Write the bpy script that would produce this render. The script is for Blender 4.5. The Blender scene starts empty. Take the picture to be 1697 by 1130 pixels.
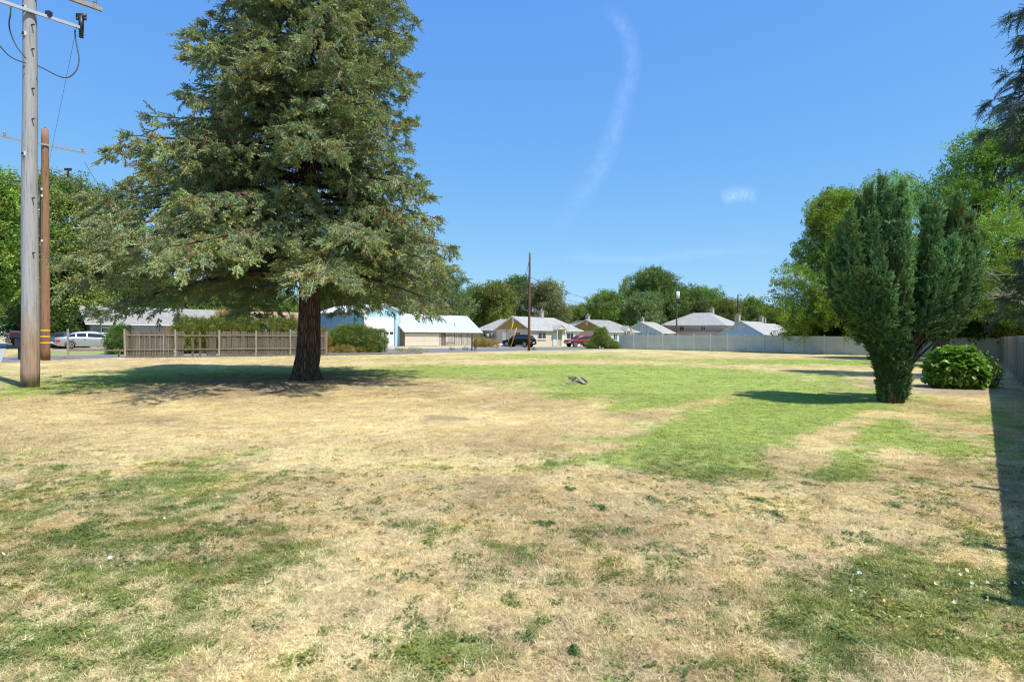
import bpy, math, random
import numpy as np
from math import sin, cos, pi, radians
from mathutils import Vector, Matrix, Euler

# ------------------------------------------------------------------ camera, sky, sun
S = bpy.context.scene
ROOT = S.collection
FPX, CX, CY, CAMH = 940.0, 848.5, 565.0, 1.75
PITCH, ROLL = radians(-0.70), radians(0.5)
cam_d = bpy.data.cameras.new("camera")
cam = bpy.data.objects.new("camera", cam_d)
ROOT.objects.link(cam)
cam_d.sensor_width = 36.0
cam_d.lens = 36.0 * FPX / 1697.0
cam_d.clip_start = 0.1
cam_d.clip_end = 60000
CAMROT = Matrix.Rotation(pi / 2 + PITCH, 3, 'X') @ Matrix.Rotation(ROLL, 3, 'Z')
cam.rotation_euler = CAMROT.to_euler()
cam.location = (0, 0, CAMH)
S.camera = cam

SUN_EL = radians(60.5)
SUN_V = Vector((0.767 * cos(SUN_EL), -0.641 * cos(SUN_EL), sin(SUN_EL)))   # towards the sun
world = bpy.data.worlds.new("World")
S.world = world
world.use_nodes = True
wn = world.node_tree
wn.nodes.clear()
sky = wn.nodes.new("ShaderNodeTexSky")
sky.sky_type = 'NISHITA'
sky.sun_disc = False
sky.sun_elevation = SUN_EL
sky.sun_rotation = math.atan2(SUN_V.x, SUN_V.y)
sky.altitude = 300
sky.air_density = 1.0
sky.dust_density = 0.6
sky.ozone_density = 2.0
# one even tone grade of the whole sky dome (the photograph's film response), no local changes
sep = wn.nodes.new("ShaderNodeSeparateColor"); comb = wn.nodes.new("ShaderNodeCombineColor")
wn.links.new(sky.outputs[0], sep.inputs[0])
for ch, (pw_, k_) in enumerate(((0.78, 0.378), (0.56, 0.525), (0.16, 0.680))):
    sc_ = wn.nodes.new("ShaderNodeMath"); sc_.operation = 'MULTIPLY'; sc_.inputs[1].default_value = 0.15
    pn = wn.nodes.new("ShaderNodeMath"); pn.operation = 'POWER'; pn.inputs[1].default_value = pw_
    mn = wn.nodes.new("ShaderNodeMath"); mn.operation = 'MULTIPLY'; mn.inputs[1].default_value = k_ / 0.15
    wn.links.new(sep.outputs[ch], sc_.inputs[0]); wn.links.new(sc_.outputs[0], pn.inputs[0]); wn.links.new(pn.outputs[0], mn.inputs[0])
    wn.links.new(mn.outputs[0], comb.inputs[ch])
bg = wn.nodes.new("ShaderNodeBackground")
bg.inputs['Strength'].default_value = 0.15
wo = wn.nodes.new("ShaderNodeOutputWorld")
wn.links.new(comb.outputs[0], bg.inputs['Color'])
wn.links.new(bg.outputs[0], wo.inputs['Surface'])

sun_d = bpy.data.lights.new("sun", 'SUN')
sun_d.energy = 4.3
sun_d.angle = radians(0.55)
sun_d.color = (1.0, 0.955, 0.87)
sun = bpy.data.objects.new("sun", sun_d)
ROOT.objects.link(sun)
sun.rotation_euler = SUN_V.to_track_quat('Z', 'Y').to_euler()
sun.location = (20, -15, 40)

S.view_settings.view_transform = 'Standard'
S.view_settings.look = 'None'
S.view_settings.exposure = 0.55
S.view_settings.gamma = 1.0
S.view_settings.use_curve_mapping = False
S.render.engine = 'CYCLES'
S.cycles.use_denoising = True
S.cycles.pixel_filter_type = 'BLACKMAN_HARRIS'
S.cycles.filter_width = 1.15
S.cycles.max_bounces = 6
S.cycles.diffuse_bounces = 3
S.cycles.glossy_bounces = 2
S.cycles.transmission_bounces = 4
S.cycles.transparent_max_bounces = 8
S.cycles.caustics_reflective = False
S.cycles.caustics_refractive = False

# ------------------------------------------------------------------ geometry helpers
def ray(px, py):
    v = Vector(((px - CX) / FPX, -(py - CY) / FPX, -1.0))
    return CAMROT @ v

def G(px, py):
    d = ray(px, py)
    t = -CAMH / d.z
    return Vector((d.x * t, d.y * t, 0.0))

def D(px, py, Y):
    d = ray(px, py)
    t = Y / d.y
    return Vector((d.x * t, Y, CAMH + d.z * t))

def rng(seed):
    return np.random.RandomState(seed)

def _h(ix, iy, s):
    n = (ix.astype(np.int64) * 374761393 + iy.astype(np.int64) * 668265263 + s * 974634777) & 0xFFFFFFFF
    n = ((n ^ (n >> 13)) * 1274126177) & 0xFFFFFFFF
    n = ((n ^ (n >> 16)) * 2246822519) & 0xFFFFFFFF
    return ((n ^ (n >> 15)) & 0xFFFFFF) / float(0xFFFFFF)

def vn(x, y, s=0):
    x = np.asarray(x, float); y = np.asarray(y, float)
    ix = np.floor(x); iy = np.floor(y)
    fx = x - ix; fy = y - iy
    fx = fx * fx * (3 - 2 * fx); fy = fy * fy * (3 - 2 * fy)
    ix = ix.astype(np.int64); iy = iy.astype(np.int64)
    a = _h(ix, iy, s); b = _h(ix + 1, iy, s); c = _h(ix, iy + 1, s); d = _h(ix + 1, iy + 1, s)
    return (a * (1 - fx) + b * fx) * (1 - fy) + (c * (1 - fx) + d * fx) * fy

def fbm(x, y, s=0, o=4):
    t = 0; a = 0.5; n = 0
    for k in range(o):
        t = t + a * vn(x * 2 ** k, y * 2 ** k, s + 17 * k); n += a; a *= 0.55
    return t / n

def sstep(a, b, x):
    t = np.clip((x - a) / (b - a), 0, 1)
    return t * t * (3 - 2 * t)

class MB:
    def __init__(self): self.v = []; self.f = []; self.m = []
    def quad(self, pts, m=0):
        n = len(self.v); self.v += [tuple(p) for p in pts]; self.f.append(tuple(range(n, n + len(pts)))); self.m.append(m)
    def box(self, lo, hi, m=0, taper=1.0, M=None):
        x0, y0, z0 = lo; x1, y1, z1 = hi
        cx, cy = (x0 + x1) / 2, (y0 + y1) / 2
        P = [(x0, y0, z0), (x1, y0, z0), (x1, y1, z0), (x0, y1, z0)]
        P += [(cx + (x - cx) * taper, cy + (y - cy) * taper, z1) for x, y in ((x0, y0), (x1, y0), (x1, y1), (x0, y1))]
        if M is not None: P = [tuple(M @ Vector(p)) for p in P]
        n = len(self.v); self.v += P
        for f in ((3, 2, 1, 0), (4, 5, 6, 7), (0, 1, 5, 4), (1, 2, 6, 5), (2, 3, 7, 6), (3, 0, 4, 7)):
            self.f.append(tuple(n + i for i in f)); self.m.append(m)
    def beam(self, a, b, w, h, m=0, up=(0, 0, 1)):
        a = Vector(a); b = Vector(b); d = (b - a).normalized(); up = Vector(up)
        s = d.cross(up)
        if s.length < 1e-4: s = d.cross(Vector((1, 0, 0)))
        s.normalize(); u = s.cross(d)
        n = len(self.v)
        for p in (a, b):
            for i, j in ((-1, -1), (1, -1), (1, 1), (-1, 1)):
                self.v.append(tuple(p + s * (i * w / 2) + u * (j * h / 2)))
        for f in ((0, 1, 2, 3), (7, 6, 5, 4), (0, 4, 5, 1), (1, 5, 6, 2), (2, 6, 7, 3), (3, 7, 4, 0)):
            self.f.append(tuple(n + i for i in f)); self.m.append(m)
    def tube(self, pts, rad, sides=6, m=0, cap=True, wob=0, seed=0):
        pts = [Vector(p) for p in pts]; R = random.Random(seed)
        if not hasattr(rad, '__len__'): rad = [rad] * len(pts)
        n0 = len(self.v); ref = Vector((0.3, 0.9, 0.2))
        ph = [R.uniform(0, 6.28) for _ in range(3)]
        for i, p in enumerate(pts):
            d = (pts[min(i + 1, len(pts) - 1)] - pts[max(i - 1, 0)]).normalized()
            s = d.cross(ref)
            if s.length < 0.1: s = d.cross(Vector((1, 0, 0)))
            s.normalize(); u = s.cross(d)
            for k in range(sides):
                a = 2 * pi * k / sides
                r = rad[i] * (1 + wob * (sin(3 * a + ph[0] + i * .2) * .5 + sin(7 * a + ph[1] + i * .35) * .5))
                self.v.append(tuple(p + s * cos(a) * r + u * sin(a) * r))
        for i in range(len(pts) - 1):
            for k in range(sides):
                a = n0 + i * sides + k; b = n0 + i * sides + (k + 1) % sides
                self.f.append((a, b, b + sides, a + sides)); self.m.append(m)
        if cap:
            self.f.append(tuple(n0 + k for k in range(sides))[::-1]); self.m.append(m)
            self.f.append(tuple(n0 + (len(pts) - 1) * sides + k for k in range(sides))); self.m.append(m)
    def ellipsoid(self, c, r, m=0, nu=10, nv=6):
        n0 = len(self.v)
        for j in range(nv + 1):
            t = pi * j / nv
            for i in range(nu):
                a = 2 * pi * i / nu
                self.v.append((c[0] + r[0] * sin(t) * cos(a), c[1] + r[1] * sin(t) * sin(a), c[2] - r[2] * cos(t)))
        for j in range(nv):
            for i in range(nu):
                a = n0 + j * nu + i; b = n0 + j * nu + (i + 1) % nu
                self.f.append((a, b, b + nu, a + nu)); self.m.append(m)
    def mesh(self, name, mats, smooth=False):
        me = bpy.data.meshes.new(name)
        me.from_pydata(self.v, [], self.f)
        for mt in (mats if isinstance(mats, (list, tuple)) else [mats]): me.materials.append(mt)
        if any(self.m): me.polygons.foreach_set('material_index', self.m)
        if smooth: me.polygons.foreach_set('use_smooth', [True] * len(me.polygons))
        me.update()
        return me
    def build(self, name, mats, parent=None, smooth=False, **kw):
        o = bpy.data.objects.new(name, self.mesh(name, mats, smooth))
        ROOT.objects.link(o)
        if parent is not None: o.parent = parent
        return tag(o, **kw)

def tag(o, label=None, cat=None, group=None, kind=None):
    if label: o['label'] = label
    if cat: o['category'] = cat
    if group: o['group'] = group
    if kind: o['kind'] = kind
    return o

def thing(name, label, cat, loc=(0, 0, 0), rz=0.0, group=None):
    o = bpy.data.objects.new(name, None)
    ROOT.objects.link(o)
    o.location = loc; o.rotation_euler = (0, 0, rz)
    o.empty_display_size = 0.3
    return tag(o, label, cat, group)

def inst(me, name, parent, loc=(0, 0, 0), rot=(0, 0, 0), scale=(1, 1, 1)):
    o = bpy.data.objects.new(name, me)
    ROOT.objects.link(o); o.parent = parent
    o.location = loc; o.rotation_euler = rot; o.scale = scale
    return o

# ------------------------------------------------------------------ materials
def new_mat(name):
    m = bpy.data.materials.new(name); m.use_nodes = True
    nt = m.node_tree; b = nt.nodes['Principled BSDF']
    return m, nt, b

def ramp(nt, fac, stops):
    r = nt.nodes.new("ShaderNodeValToRGB")
    e = r.color_ramp.elements
    while len(e) < len(stops): e.new(0.5)
    for i, (p, c) in enumerate(stops):
        e[i].position = p; e[i].color = (*c, 1)
    nt.links.new(fac, r.inputs[0])
    return r.outputs[0]

def mixc(nt, fac, a, b, mode='MIX'):
    n = nt.nodes.new("ShaderNodeMix"); n.data_type = 'RGBA'; n.blend_type = mode
    for sock, v in ((n.inputs[0], fac), (n.inputs[6], a), (n.inputs[7], b)):
        if hasattr(v, 'links') or isinstance(v, bpy.types.NodeSocket): nt.links.new(v, sock)
        elif isinstance(v, (tuple, list)): sock.default_value = (*v, 1) if len(v) == 3 else v
        else: sock.default_value = v
    return n.outputs[2]

def coord(nt, which='Object', scale=(1, 1, 1)):
    t = nt.nodes.new("ShaderNodeTexCoord"); mp = nt.nodes.new("ShaderNodeMapping")
    mp.inputs['Scale'].default_value = scale
    nt.links.new(t.outputs[which], mp.inputs[0])
    return mp.outputs[0]

def wpos(nt, scale=(1, 1, 1)):
    t = nt.nodes.new("ShaderNodeNewGeometry"); mp = nt.nodes.new("ShaderNodeMapping")
    mp.inputs['Scale'].default_value = scale
    nt.links.new(t.outputs['Position'], mp.inputs[0])
    return mp.outputs[0]

def noise(nt, vec, scale, detail=4, rough=0.6, dist=0):
    n = nt.nodes.new("ShaderNodeTexNoise")
    n.inputs['Scale'].default_value = scale; n.inputs['Detail'].default_value = detail
    n.inputs['Roughness'].default_value = rough; n.inputs['Distortion'].default_value = dist
    nt.links.new(vec, n.inputs['Vector'])
    return n.outputs[0]

def bump(nt, b, h, strength=0.3, dist=0.02):
    n = nt.nodes.new("ShaderNodeBump")
    n.inputs['Strength'].default_value = strength; n.inputs['Distance'].default_value = dist
    nt.links.new(h, n.inputs['Height']); nt.links.new(n.outputs[0], b.inputs['Normal'])

def simple(name, c1, c2=None, scale=3, rough=0.8, metal=0, bmp=0.0, stretch=(1, 1, 1), spec=0.3, detail=5, contrast=(0.35, 0.65), rnd=0.0):
    m, nt, b = new_mat(name)
    c2 = c2 or tuple(x * 0.8 for x in c1)
    n = noise(nt, coord(nt, 'Object', stretch), scale, detail)
    col = ramp(nt, n, [(contrast[0], c2), (contrast[1], c1)])
    if rnd:
        oi = nt.nodes.new("ShaderNodeObjectInfo")
        v = ramp(nt, oi.outputs['Random'], [(0, (1 - rnd,) * 3), (1, (1 + rnd * .6,) * 3)])
        col = mixc(nt, 1.0, col, v, 'MULTIPLY')
    nt.links.new(col, b.inputs['Base Color'])
    b.inputs['Roughness'].default_value = rough; b.inputs['Metallic'].default_value = metal
    b.inputs['Specular IOR Level'].default_value = spec
    if bmp: bump(nt, b, n, bmp)
    return m

def plain(name, c, rough=0.5, metal=0, spec=0.5, coat=0):
    m, nt, b = new_mat(name)
    b.inputs['Base Color'].default_value = (*c, 1); b.inputs['Roughness'].default_value = rough
    b.inputs['Metallic'].default_value = metal; b.inputs['Specular IOR Level'].default_value = spec
    b.inputs['Coat Weight'].default_value = coat
    return m

def planked(name, c1, c2, pitch, axis='X', rough=0.8, depth=0.5, grain=8.0):
    """board or siding lines at a real pitch in object space, plus weathering"""
    m, nt, b = new_mat(name)
    t = nt.nodes.new("ShaderNodeTexCoord"); sx = nt.nodes.new("ShaderNodeSeparateXYZ")
    nt.links.new(t.outputs['Object'], sx.inputs[0])
    d = nt.nodes.new("ShaderNodeMath"); d.operation = 'DIVIDE'; d.inputs[1].default_value = pitch
    if axis == 'XY':
        a = nt.nodes.new("ShaderNodeMath"); a.operation = 'ADD'
        nt.links.new(sx.outputs['X'], a.inputs[0]); nt.links.new(sx.outputs['Y'], a.inputs[1]); nt.links.new(a.outputs[0], d.inputs[0])
    else: nt.links.new(sx.outputs[axis], d.inputs[0])
    fr = nt.nodes.new("ShaderNodeMath"); fr.operation = 'FRACT'; nt.links.new(d.outputs[0], fr.inputs[0])
    fl = nt.nodes.new("ShaderNodeMath"); fl.operation = 'FLOOR'; nt.links.new(d.outputs[0], fl.inputs[0])
    wn_ = nt.nodes.new("ShaderNodeTexWhiteNoise"); wn_.noise_dimensions = '1D'; nt.links.new(fl.outputs[0], wn_.inputs['W'])
    groove = ramp(nt, fr.outputs[0], [(0.0, (0, 0, 0)), (0.09, (1, 1, 1)), (0.97, (1, 1, 1))])
    st = {'X': (1, 1, .15), 'Z': (.15, .15, 1), 'XY': (1, 1, .15)}[axis]
    n = noise(nt, coord(nt, 'Object', st), grain, 5)
    col = ramp(nt, n, [(0.3, c2), (0.65, c1)])
    v = ramp(nt, wn_.outputs[0], [(0, (.86,) * 3), (1, (1.05,) * 3)])
    col = mixc(nt, 1.0, col, v, 'MULTIPLY')
    nt.links.new(col, b.inputs['Base Color']); b.inputs['Roughness'].default_value = rough
    b.inputs['Specular IOR Level'].default_value = 0.25
    bump(nt, b, groove, depth, 0.02)
    return m

def shingle(name, c1, c2):
    m, nt, b = new_mat(name)
    v = coord(nt, 'Object', (1, 1, 1))
    br = nt.nodes.new("ShaderNodeTexBrick")
    br.inputs['Scale'].default_value = 1.0
    br.inputs['Brick Width'].default_value = 0.33; br.inputs['Row Height'].default_value = 0.14
    br.inputs['Mortar Size'].default_value = 0.008
    br.inputs['Color1'].default_value = (*c1, 1); br.inputs['Color2'].default_value = (*c2, 1)
    br.inputs['Mortar'].default_value = (*[x * .55 for x in c2], 1)
    nt.links.new(v, br.inputs['Vector'])
    n = noise(nt, coord(nt, 'Object', (1, 1, 1)), 1.2, 5)
    col = mixc(nt, 1.0, br.outputs[0], ramp(nt, n, [(.3, (.85,) * 3), (.7, (1.08,) * 3)]), 'MULTIPLY')
    nt.links.new(col, b.inputs['Base Color']); b.inputs['Roughness'].default_value = 0.92
    b.inputs['Specular IOR Level'].default_value = 0.2
    bump(nt, b, br.outputs[1], -0.3, 0.01)
    return m

def leafmat(name, base, trans=0.25, rough=0.5, var=0.25, warm=(1.25, 1.1, .6), spec=0.35, attr=True):
    m, nt, b = new_mat(name)
    col = (*base, 1)
    if attr:
        at = nt.nodes.new("ShaderNodeAttribute"); at.attribute_type = 'INSTANCER'; at.attribute_name = 'col'
        col = mixc(nt, 1.0, tuple(base), at.outputs['Color'], 'MULTIPLY')
    n = noise(nt, wpos(nt), 1.3, 3)
    col2 = mixc(nt, 1.0, col if attr else tuple(base), warm, 'MULTIPLY')
    f = ramp(nt, n, [(.42, (0, 0, 0)), (.68, (1, 1, 1))])
    mx = mixc(nt, f, col if attr else tuple(base), col2)
    n2 = noise(nt, wpos(nt), 23.0, 2)
    mx = mixc(nt, 1.0, mx, ramp(nt, n2, [(.3, (1 - var,) * 3), (.7, (1 + var,) * 3)]), 'MULTIPLY')
    nt.links.new(mx, b.inputs['Base Color'])
    b.inputs['Roughness'].default_value = rough; b.inputs['Specular IOR Level'].default_value = spec
    tr = nt.nodes.new("ShaderNodeBsdfTranslucent")
    nt.links.new(mixc(nt, 1.0, mx, (1.3, 1.5, .5), 'MULTIPLY'), tr.inputs[0])
    ms = nt.nodes.new("ShaderNodeMixShader"); ms.inputs[0].default_value = trans
    nt.links.new(b.outputs[0], ms.inputs[1]); nt.links.new(tr.outputs[0], ms.inputs[2])
    nt.links.new(ms.outputs[0], nt.nodes['Material Output'].inputs['Surface'])
    return m

def bark(name, c1, c2, sc=4, bs=0.9):
    m, nt, b = new_mat(name)
    v = coord(nt, 'Object', (1, 1, .16))
    n = noise(nt, v, sc, 7, .65, .6)
    vo = nt.nodes.new("ShaderNodeTexVoronoi"); vo.feature = 'DISTANCE_TO_EDGE'; vo.inputs['Scale'].default_value = sc * 2.2
    nt.links.new(v, vo.inputs['Vector'])
    h = ramp(nt, vo.outputs[0], [(0, (0, 0, 0)), (.25, (1, 1, 1))])
    col = mixc(nt, h, tuple(x * .4 for x in c2), ramp(nt, n, [(.35, c2), (.65, c1)]))
    nt.links.new(col, b.inputs['Base Color']); b.inputs['Roughness'].default_value = .95; b.inputs['Specular IOR Level'].default_value = .1
    add = mixc(nt, .5, h, n)
    bump(nt, b, add, bs, .05)
    return m

def pole_mat(name, upper, lower, zsplit, crack):
    m, nt, b = new_mat(name)
    v = coord(nt, 'Object', (1, 1, .05))
    n = noise(nt, v, 22, 6, .7, .3)
    n2 = noise(nt, coord(nt, 'Object', (1, 1, .5)), 3.0, 5)
    cu = ramp(nt, n, [(.32, tuple(x * crack for x in upper)), (.46, tuple(x * .85 for x in upper)), (.65, upper)])
    cl = ramp(nt, n, [(.32, tuple(x * crack for x in lower)), (.46, tuple(x * .8 for x in lower)), (.65, lower)])
    sx = nt.nodes.new("ShaderNodeSeparateXYZ"); t = nt.nodes.new("ShaderNodeTexCoord")
    nt.links.new(t.outputs['Object'], sx.inputs[0])
    ad = nt.nodes.new("ShaderNodeMath"); ad.operation = 'MULTIPLY_ADD'; ad.inputs[1].default_value = 2.2; ad.inputs[2].default_value = -1.1
    nt.links.new(n2, ad.inputs[0])
    a2 = nt.nodes.new("ShaderNodeMath"); a2.operation = 'ADD'; nt.links.new(sx.outputs['Z'], a2.inputs[0]); nt.links.new(ad.outputs[0], a2.inputs[1])
    mr = nt.nodes.new("ShaderNodeMapRange"); mr.inputs[1].default_value = zsplit - .6; mr.inputs[2].default_value = zsplit + .6
    nt.links.new(a2.outputs[0], mr.inputs[0])
    col = mixc(nt, mr.outputs[0], cl, cu)
    nt.links.new(col, b.inputs['Base Color']); b.inputs['Roughness'].default_value = .9; b.inputs['Specular IOR Level'].default_value = .15
    bump(nt, b, n, .5, .02)
    return m

# ------------------------------------------------------------------ scatter with geometry nodes (only for uncountable stuff)
def scatter(name, pts, rot, scl, col, idx, sources, parent=None, kind='stuff', label=None, cat=None):
    N = len(pts)
    me = bpy.data.meshes.new(name)
    me.vertices.add(N)
    me.vertices.foreach_set('co', np.asarray(pts, np.float32).ravel())
    for an, ty, fld, arr in (('rot', 'FLOAT_VECTOR', 'vector', rot), ('scl', 'FLOAT', 'value', scl), ('idx', 'INT', 'value', idx)):
        a = me.attributes.new(an, ty, 'POINT')
        a.data.foreach_set(fld, np.asarray(arr, np.int32 if ty == 'INT' else np.float32).ravel())
    a = me.attributes.new('col', 'FLOAT_COLOR', 'POINT')
    c4 = np.ones((N, 4), np.float32); c4[:, :3] = col
    a.data.foreach_set('color', c4.ravel())
    for s in sources[:1]:
        for mt in s.data.materials: me.materials.append(mt)
    me.update()
    o = bpy.data.objects.new(name, me); ROOT.objects.link(o)
    if parent is not None: o.parent = parent
    ng = bpy.data.node_groups.new(name, 'GeometryNodeTree')
    ng.interface.new_socket('Geometry', in_out='INPUT', socket_type='NodeSocketGeometry')
    ng.interface.new_socket('Geometry', in_out='OUTPUT', socket_type='NodeSocketGeometry')
    gi = ng.nodes.new('NodeGroupInput'); go = ng.nodes.new('NodeGroupOutput')
    ip = ng.nodes.new('GeometryNodeInstanceOnPoints')
    jn = ng.nodes.new('GeometryNodeJoinGeometry')
    for s in reversed(sources):
        oi = ng.nodes.new('GeometryNodeObjectInfo'); oi.inputs['Object'].default_value = s
        oi.inputs['As Instance'].default_value = True
        ng.links.new(oi.outputs['Geometry'], jn.inputs[0])
    def na(nm, ty):
        n = ng.nodes.new('GeometryNodeInputNamedAttribute'); n.data_type = ty; n.inputs[0].default_value = nm
        return n.outputs[0]
    ng.links.new(gi.outputs[0], ip.inputs['Points'])
    ng.links.new(jn.outputs[0], ip.inputs['Instance'])
    ip.inputs['Pick Instance'].default_value = True
    ng.links.new(na('idx', 'INT'), ip.inputs['Instance Index'])
    ng.links.new(na('rot', 'FLOAT_VECTOR'), ip.inputs['Rotation'])
    ng.links.new(na('scl', 'FLOAT'), ip.inputs['Scale'])
    ng.links.new(ip.outputs[0], go.inputs[0])
    md = o.modifiers.new('scatter', 'NODES'); md.node_group = ng
    return tag(o, label, cat, None, kind)

def source(name, mb, mat):
    return bpy.data.objects.new(name, mb.mesh(name, mat))      # never linked to the scene: only a source of copies

def dirs_to_euler(d, roll):
    d = d / np.maximum(np.linalg.norm(d, axis=1, keepdims=True), 1e-6)
    yaw = np.arctan2(d[:, 1], d[:, 0]); pit = np.arcsin(np.clip(d[:, 2], -1, 1))
    return np.stack([roll, -pit, yaw], 1)

# ------------------------------------------------------------------ lawn pattern in world metres
UL = Vector((0.641, 0.767, 0)); NL = Vector((0.767, -0.641, 0))      # lot axes: along the side board fence / across it
def blob(px, py, rx, ry, amp, pw=1.6):
    c0 = G(px, py - ry * 0.98); c1 = G(px, py + ry * .98); c = (c0 + c1) / 2
    return (c.x, c.y, rx * G(px, py).y / FPX, max((c0.y - c1.y) / 2, .15), amp, pw)
GREEN = [blob(*b) for b in (
    (260, 815, 230, 45, .50), (100, 850, 220, 60, .42), (330, 860, 170, 45, .40), (170, 930, 300, 60, .70), (60, 1000, 240, 70, .50), (420, 940, 150, 60, .42), (300, 1010, 160, 45, .35),
    (130, 1080, 160, 50, .42), (520, 880, 60, 50, .35), (440, 790, 120, 14, .3), (560, 745, 120, 14, .28), (720, 745, 90, 16, .40), (730, 775, 130, 12, .35), (690, 1080, 110, 40, .3),
    (840, 885, 70, 30, .42), (930, 950, 160, 32, .34), (820, 1010, 130, 40, .30), (1000, 900, 120, 22, .30), (1040, 1060, 120, 60, .28), (1120, 780, 190, 24, .52), (1250, 790, 120, 22, .5), (1000, 760, 170, 14, .3),
    (1240, 735, 150, 34, .26), (1330, 700, 160, 30, .24), (1180, 700, 190, 34, .22), (1440, 715, 48, 22, .10), (1390, 770, 80, 14, .22), (1560, 735, 110, 24, .45), (1560, 690, 130, 16, .22),
    (1130, 655, 230, 22, .52), (1000, 705, 220, 40, .16), (900, 655, 170, 22, .18), (1080, 760, 160, 22, .15), (1300, 640, 260, 22, .62), (1050, 625, 190, 14, .62), (1180, 610, 240, 11, .50), (1330, 600, 170, 6, .55), (1480, 606, 120, 8, .35),
    (850, 611, 170, 9, .45), (740, 618, 180, 12, .45), (1000, 590, 170, 5, .40), (800, 593, 190, 6, .38), (640, 600, 90, 8, .25), (980, 608, 120, 6, .5), (980, 640, 60, 6, .3),
    (200, 632, 170, 13, .62), (420, 617, 260, 8, .42), (60, 650, 90, 16, .45), (20, 690, 60, 26, .30), (1100, 575, 260, 4, .3),
    (1600, 1000, 190, 80, 1.15), (1480, 970, 150, 45, .75), (1380, 1010, 200, 60, .42), (1690, 940, 70, 30, .5), (1560, 1080, 190, 50, .42), (1250, 1080, 170, 70, .45), (1420, 1060, 200, 50, .4), (1540, 890, 80, 22, .36), (1600, 850, 90, 20, .25),
    (1380, 960, 190, 22, .35), (1620, 780, 70, 30, .2), (1500, 800, 130, 12, .3), (1650, 700, 60, 20, .3))]
BANDS = [((1140, 765), (1405, 668), .95, .62), ((1385, 788), (1480, 697), .42, .75), ((1285, 775), (1452, 684), .50, -.62), ((1050, 740), (1330, 655), .55, .30), ((1470, 800), (1545, 690), .45, -.25), ((1515, 790), (1560, 700), .45, .25),
         ((950, 700), (1250, 632), .5, .22), ((900, 660), (1180, 612), .9, .3), ((1090, 690), (1350, 628), .5, -.2), ((1400, 680), (1500, 628), .5, .2)]
BANDS = [(G(*a), G(*b), w, k) for a, b, w, k in BANDS]
def bands(x, y):
    t = np.zeros_like(x)
    for a, b, w, k in BANDS:
        d = b - a; L2 = d.x * d.x + d.y * d.y
        u = np.clip(((x - a.x) * d.x + (y - a.y) * d.y) / L2, 0, 1)
        r = np.hypot(x - a.x - u * d.x, y - a.y - u * d.y) / w
        t = t + k * np.exp(-r ** 2.6)
    return t
DRY = [blob(*b) for b in (
    (350, 690, 420, 32, .55), (640, 670, 330, 26, .45), (850, 690, 170, 30, .35), (760, 720, 130, 26, .3), (1250, 860, 330, 42, .38), (1010, 830, 260, 26, .38), (900, 800, 240, 22, .30), (1480, 850, 160, 30, .3), (700, 930, 120, 40, .25), (560, 830, 120, 24, .35),
    (1400, 735, 60, 24, .42), (1420, 612, 160, 8, .45), (920, 602, 190, 5, .55), (1180, 592, 160, 3, .40), (300, 600, 330, 5, .55), (700, 590, 110, 4, .45), (1560, 640, 150, 14, .30), (560, 1050, 200, 60, .2), (620, 1020, 150, 40, .25), (470, 1090, 120, 40, .3), (1190, 930, 220, 34, .25),
    (1640, 665, 50, 16, .3), (1230, 610, 90, 6, .3), (820, 745, 260, 14, .3))]
SOIL = [blob(*b) for b in (
    (507, 634, 230, 22, .75), (330, 645, 150, 16, .45), (740, 695, 90, 7, .5), (330, 1065, 70, 16, .5), (400, 1030, 60, 12, .4), (1160, 870, 60, 8, .4), (1545, 800, 50, 8, .4), (1480, 640, 60, 14, .5), (1590, 648, 100, 12, .75),
    (240, 700, 120, 10, .35), (90, 740, 120, 16, .3), (1500, 628, 90, 6, .4), (620, 850, 40, 8, .3), (760, 985, 40, 8, .3))]

def field(blobs, x, y):
    t = np.zeros_like(x)
    for cx, cy, rx, ry, amp, pw in blobs:
        r2 = ((x - cx) / rx) ** 2 + ((y - cy) / ry) ** 2
        t = t + amp * np.exp(-np.power(r2, pw) * .7)
    return t

def lawn(x, y):
    """greenness, bare soil, brightness of the turf at world x, y"""
    x = np.asarray(x, float); y = np.asarray(y, float)
    sc = np.clip(y / 8.0, .5, 3)
    wx = x + (fbm(x * .9, y * .9, 3) - .5) * .7 * sc; wy = y + (fbm(x * .9, y * .9, 9) - .5) * .7 * sc
    n1 = fbm(x * .55, y * .55, 21); n2 = fbm(x * 2.2, y * 2.2, 33); n3 = fbm(x * 7.0, y * 7.0, 45, 3)
    g = .155 + .07 * (1 - sstep(3, 5.5, y)) + (.52 + .40 * sstep(5.5, 9, y)) * field(GREEN, wx, wy) - field(DRY, wx, wy)
    far = sstep(9, 18, y)
    g = g + .10 * sstep(12, 25, y) + (n1 - .5) * (.5 - .2 * far) + (n2 - .5) * (1.25 - .65 * far) + (n3 - .5) * (.9 - .35 * far)
    a = x * NL.x + y * NL.y
    st = np.sin(a * 2.6 + 1.0 + .5 * np.sin(a * .9)) * .5 + np.sin(a * 4.7) * .2
    reg = sstep(7.5, 10, y) * sstep(.5, 3, x)
    g = g + st * .22 * reg + 1.1 * bands(x + (wx - x) * .15, y + (wy - y) * .15)
    g = g + (.9 * (fbm(x * 11, y * 11, 61, 3) - .49) + .7 * (fbm(x * 4.5, y * 4.5, 62, 3) - .5)) * (1 - sstep(5.5, 10, y))
    s = .05 + field(SOIL, wx, wy) + (fbm(x * 1.3, y * 1.3, 77) - .56) * 1.2
    b = .5 + (fbm(x * .8, y * .8, 55) - .5) * 1.1 + (fbm(x * 5, y * 5, 66, 3) - .5) * .7 + st * .12 * reg
    return np.clip(g, 0, 1), np.clip(s, 0, 1), np.clip(b, 0, 1)

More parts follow.
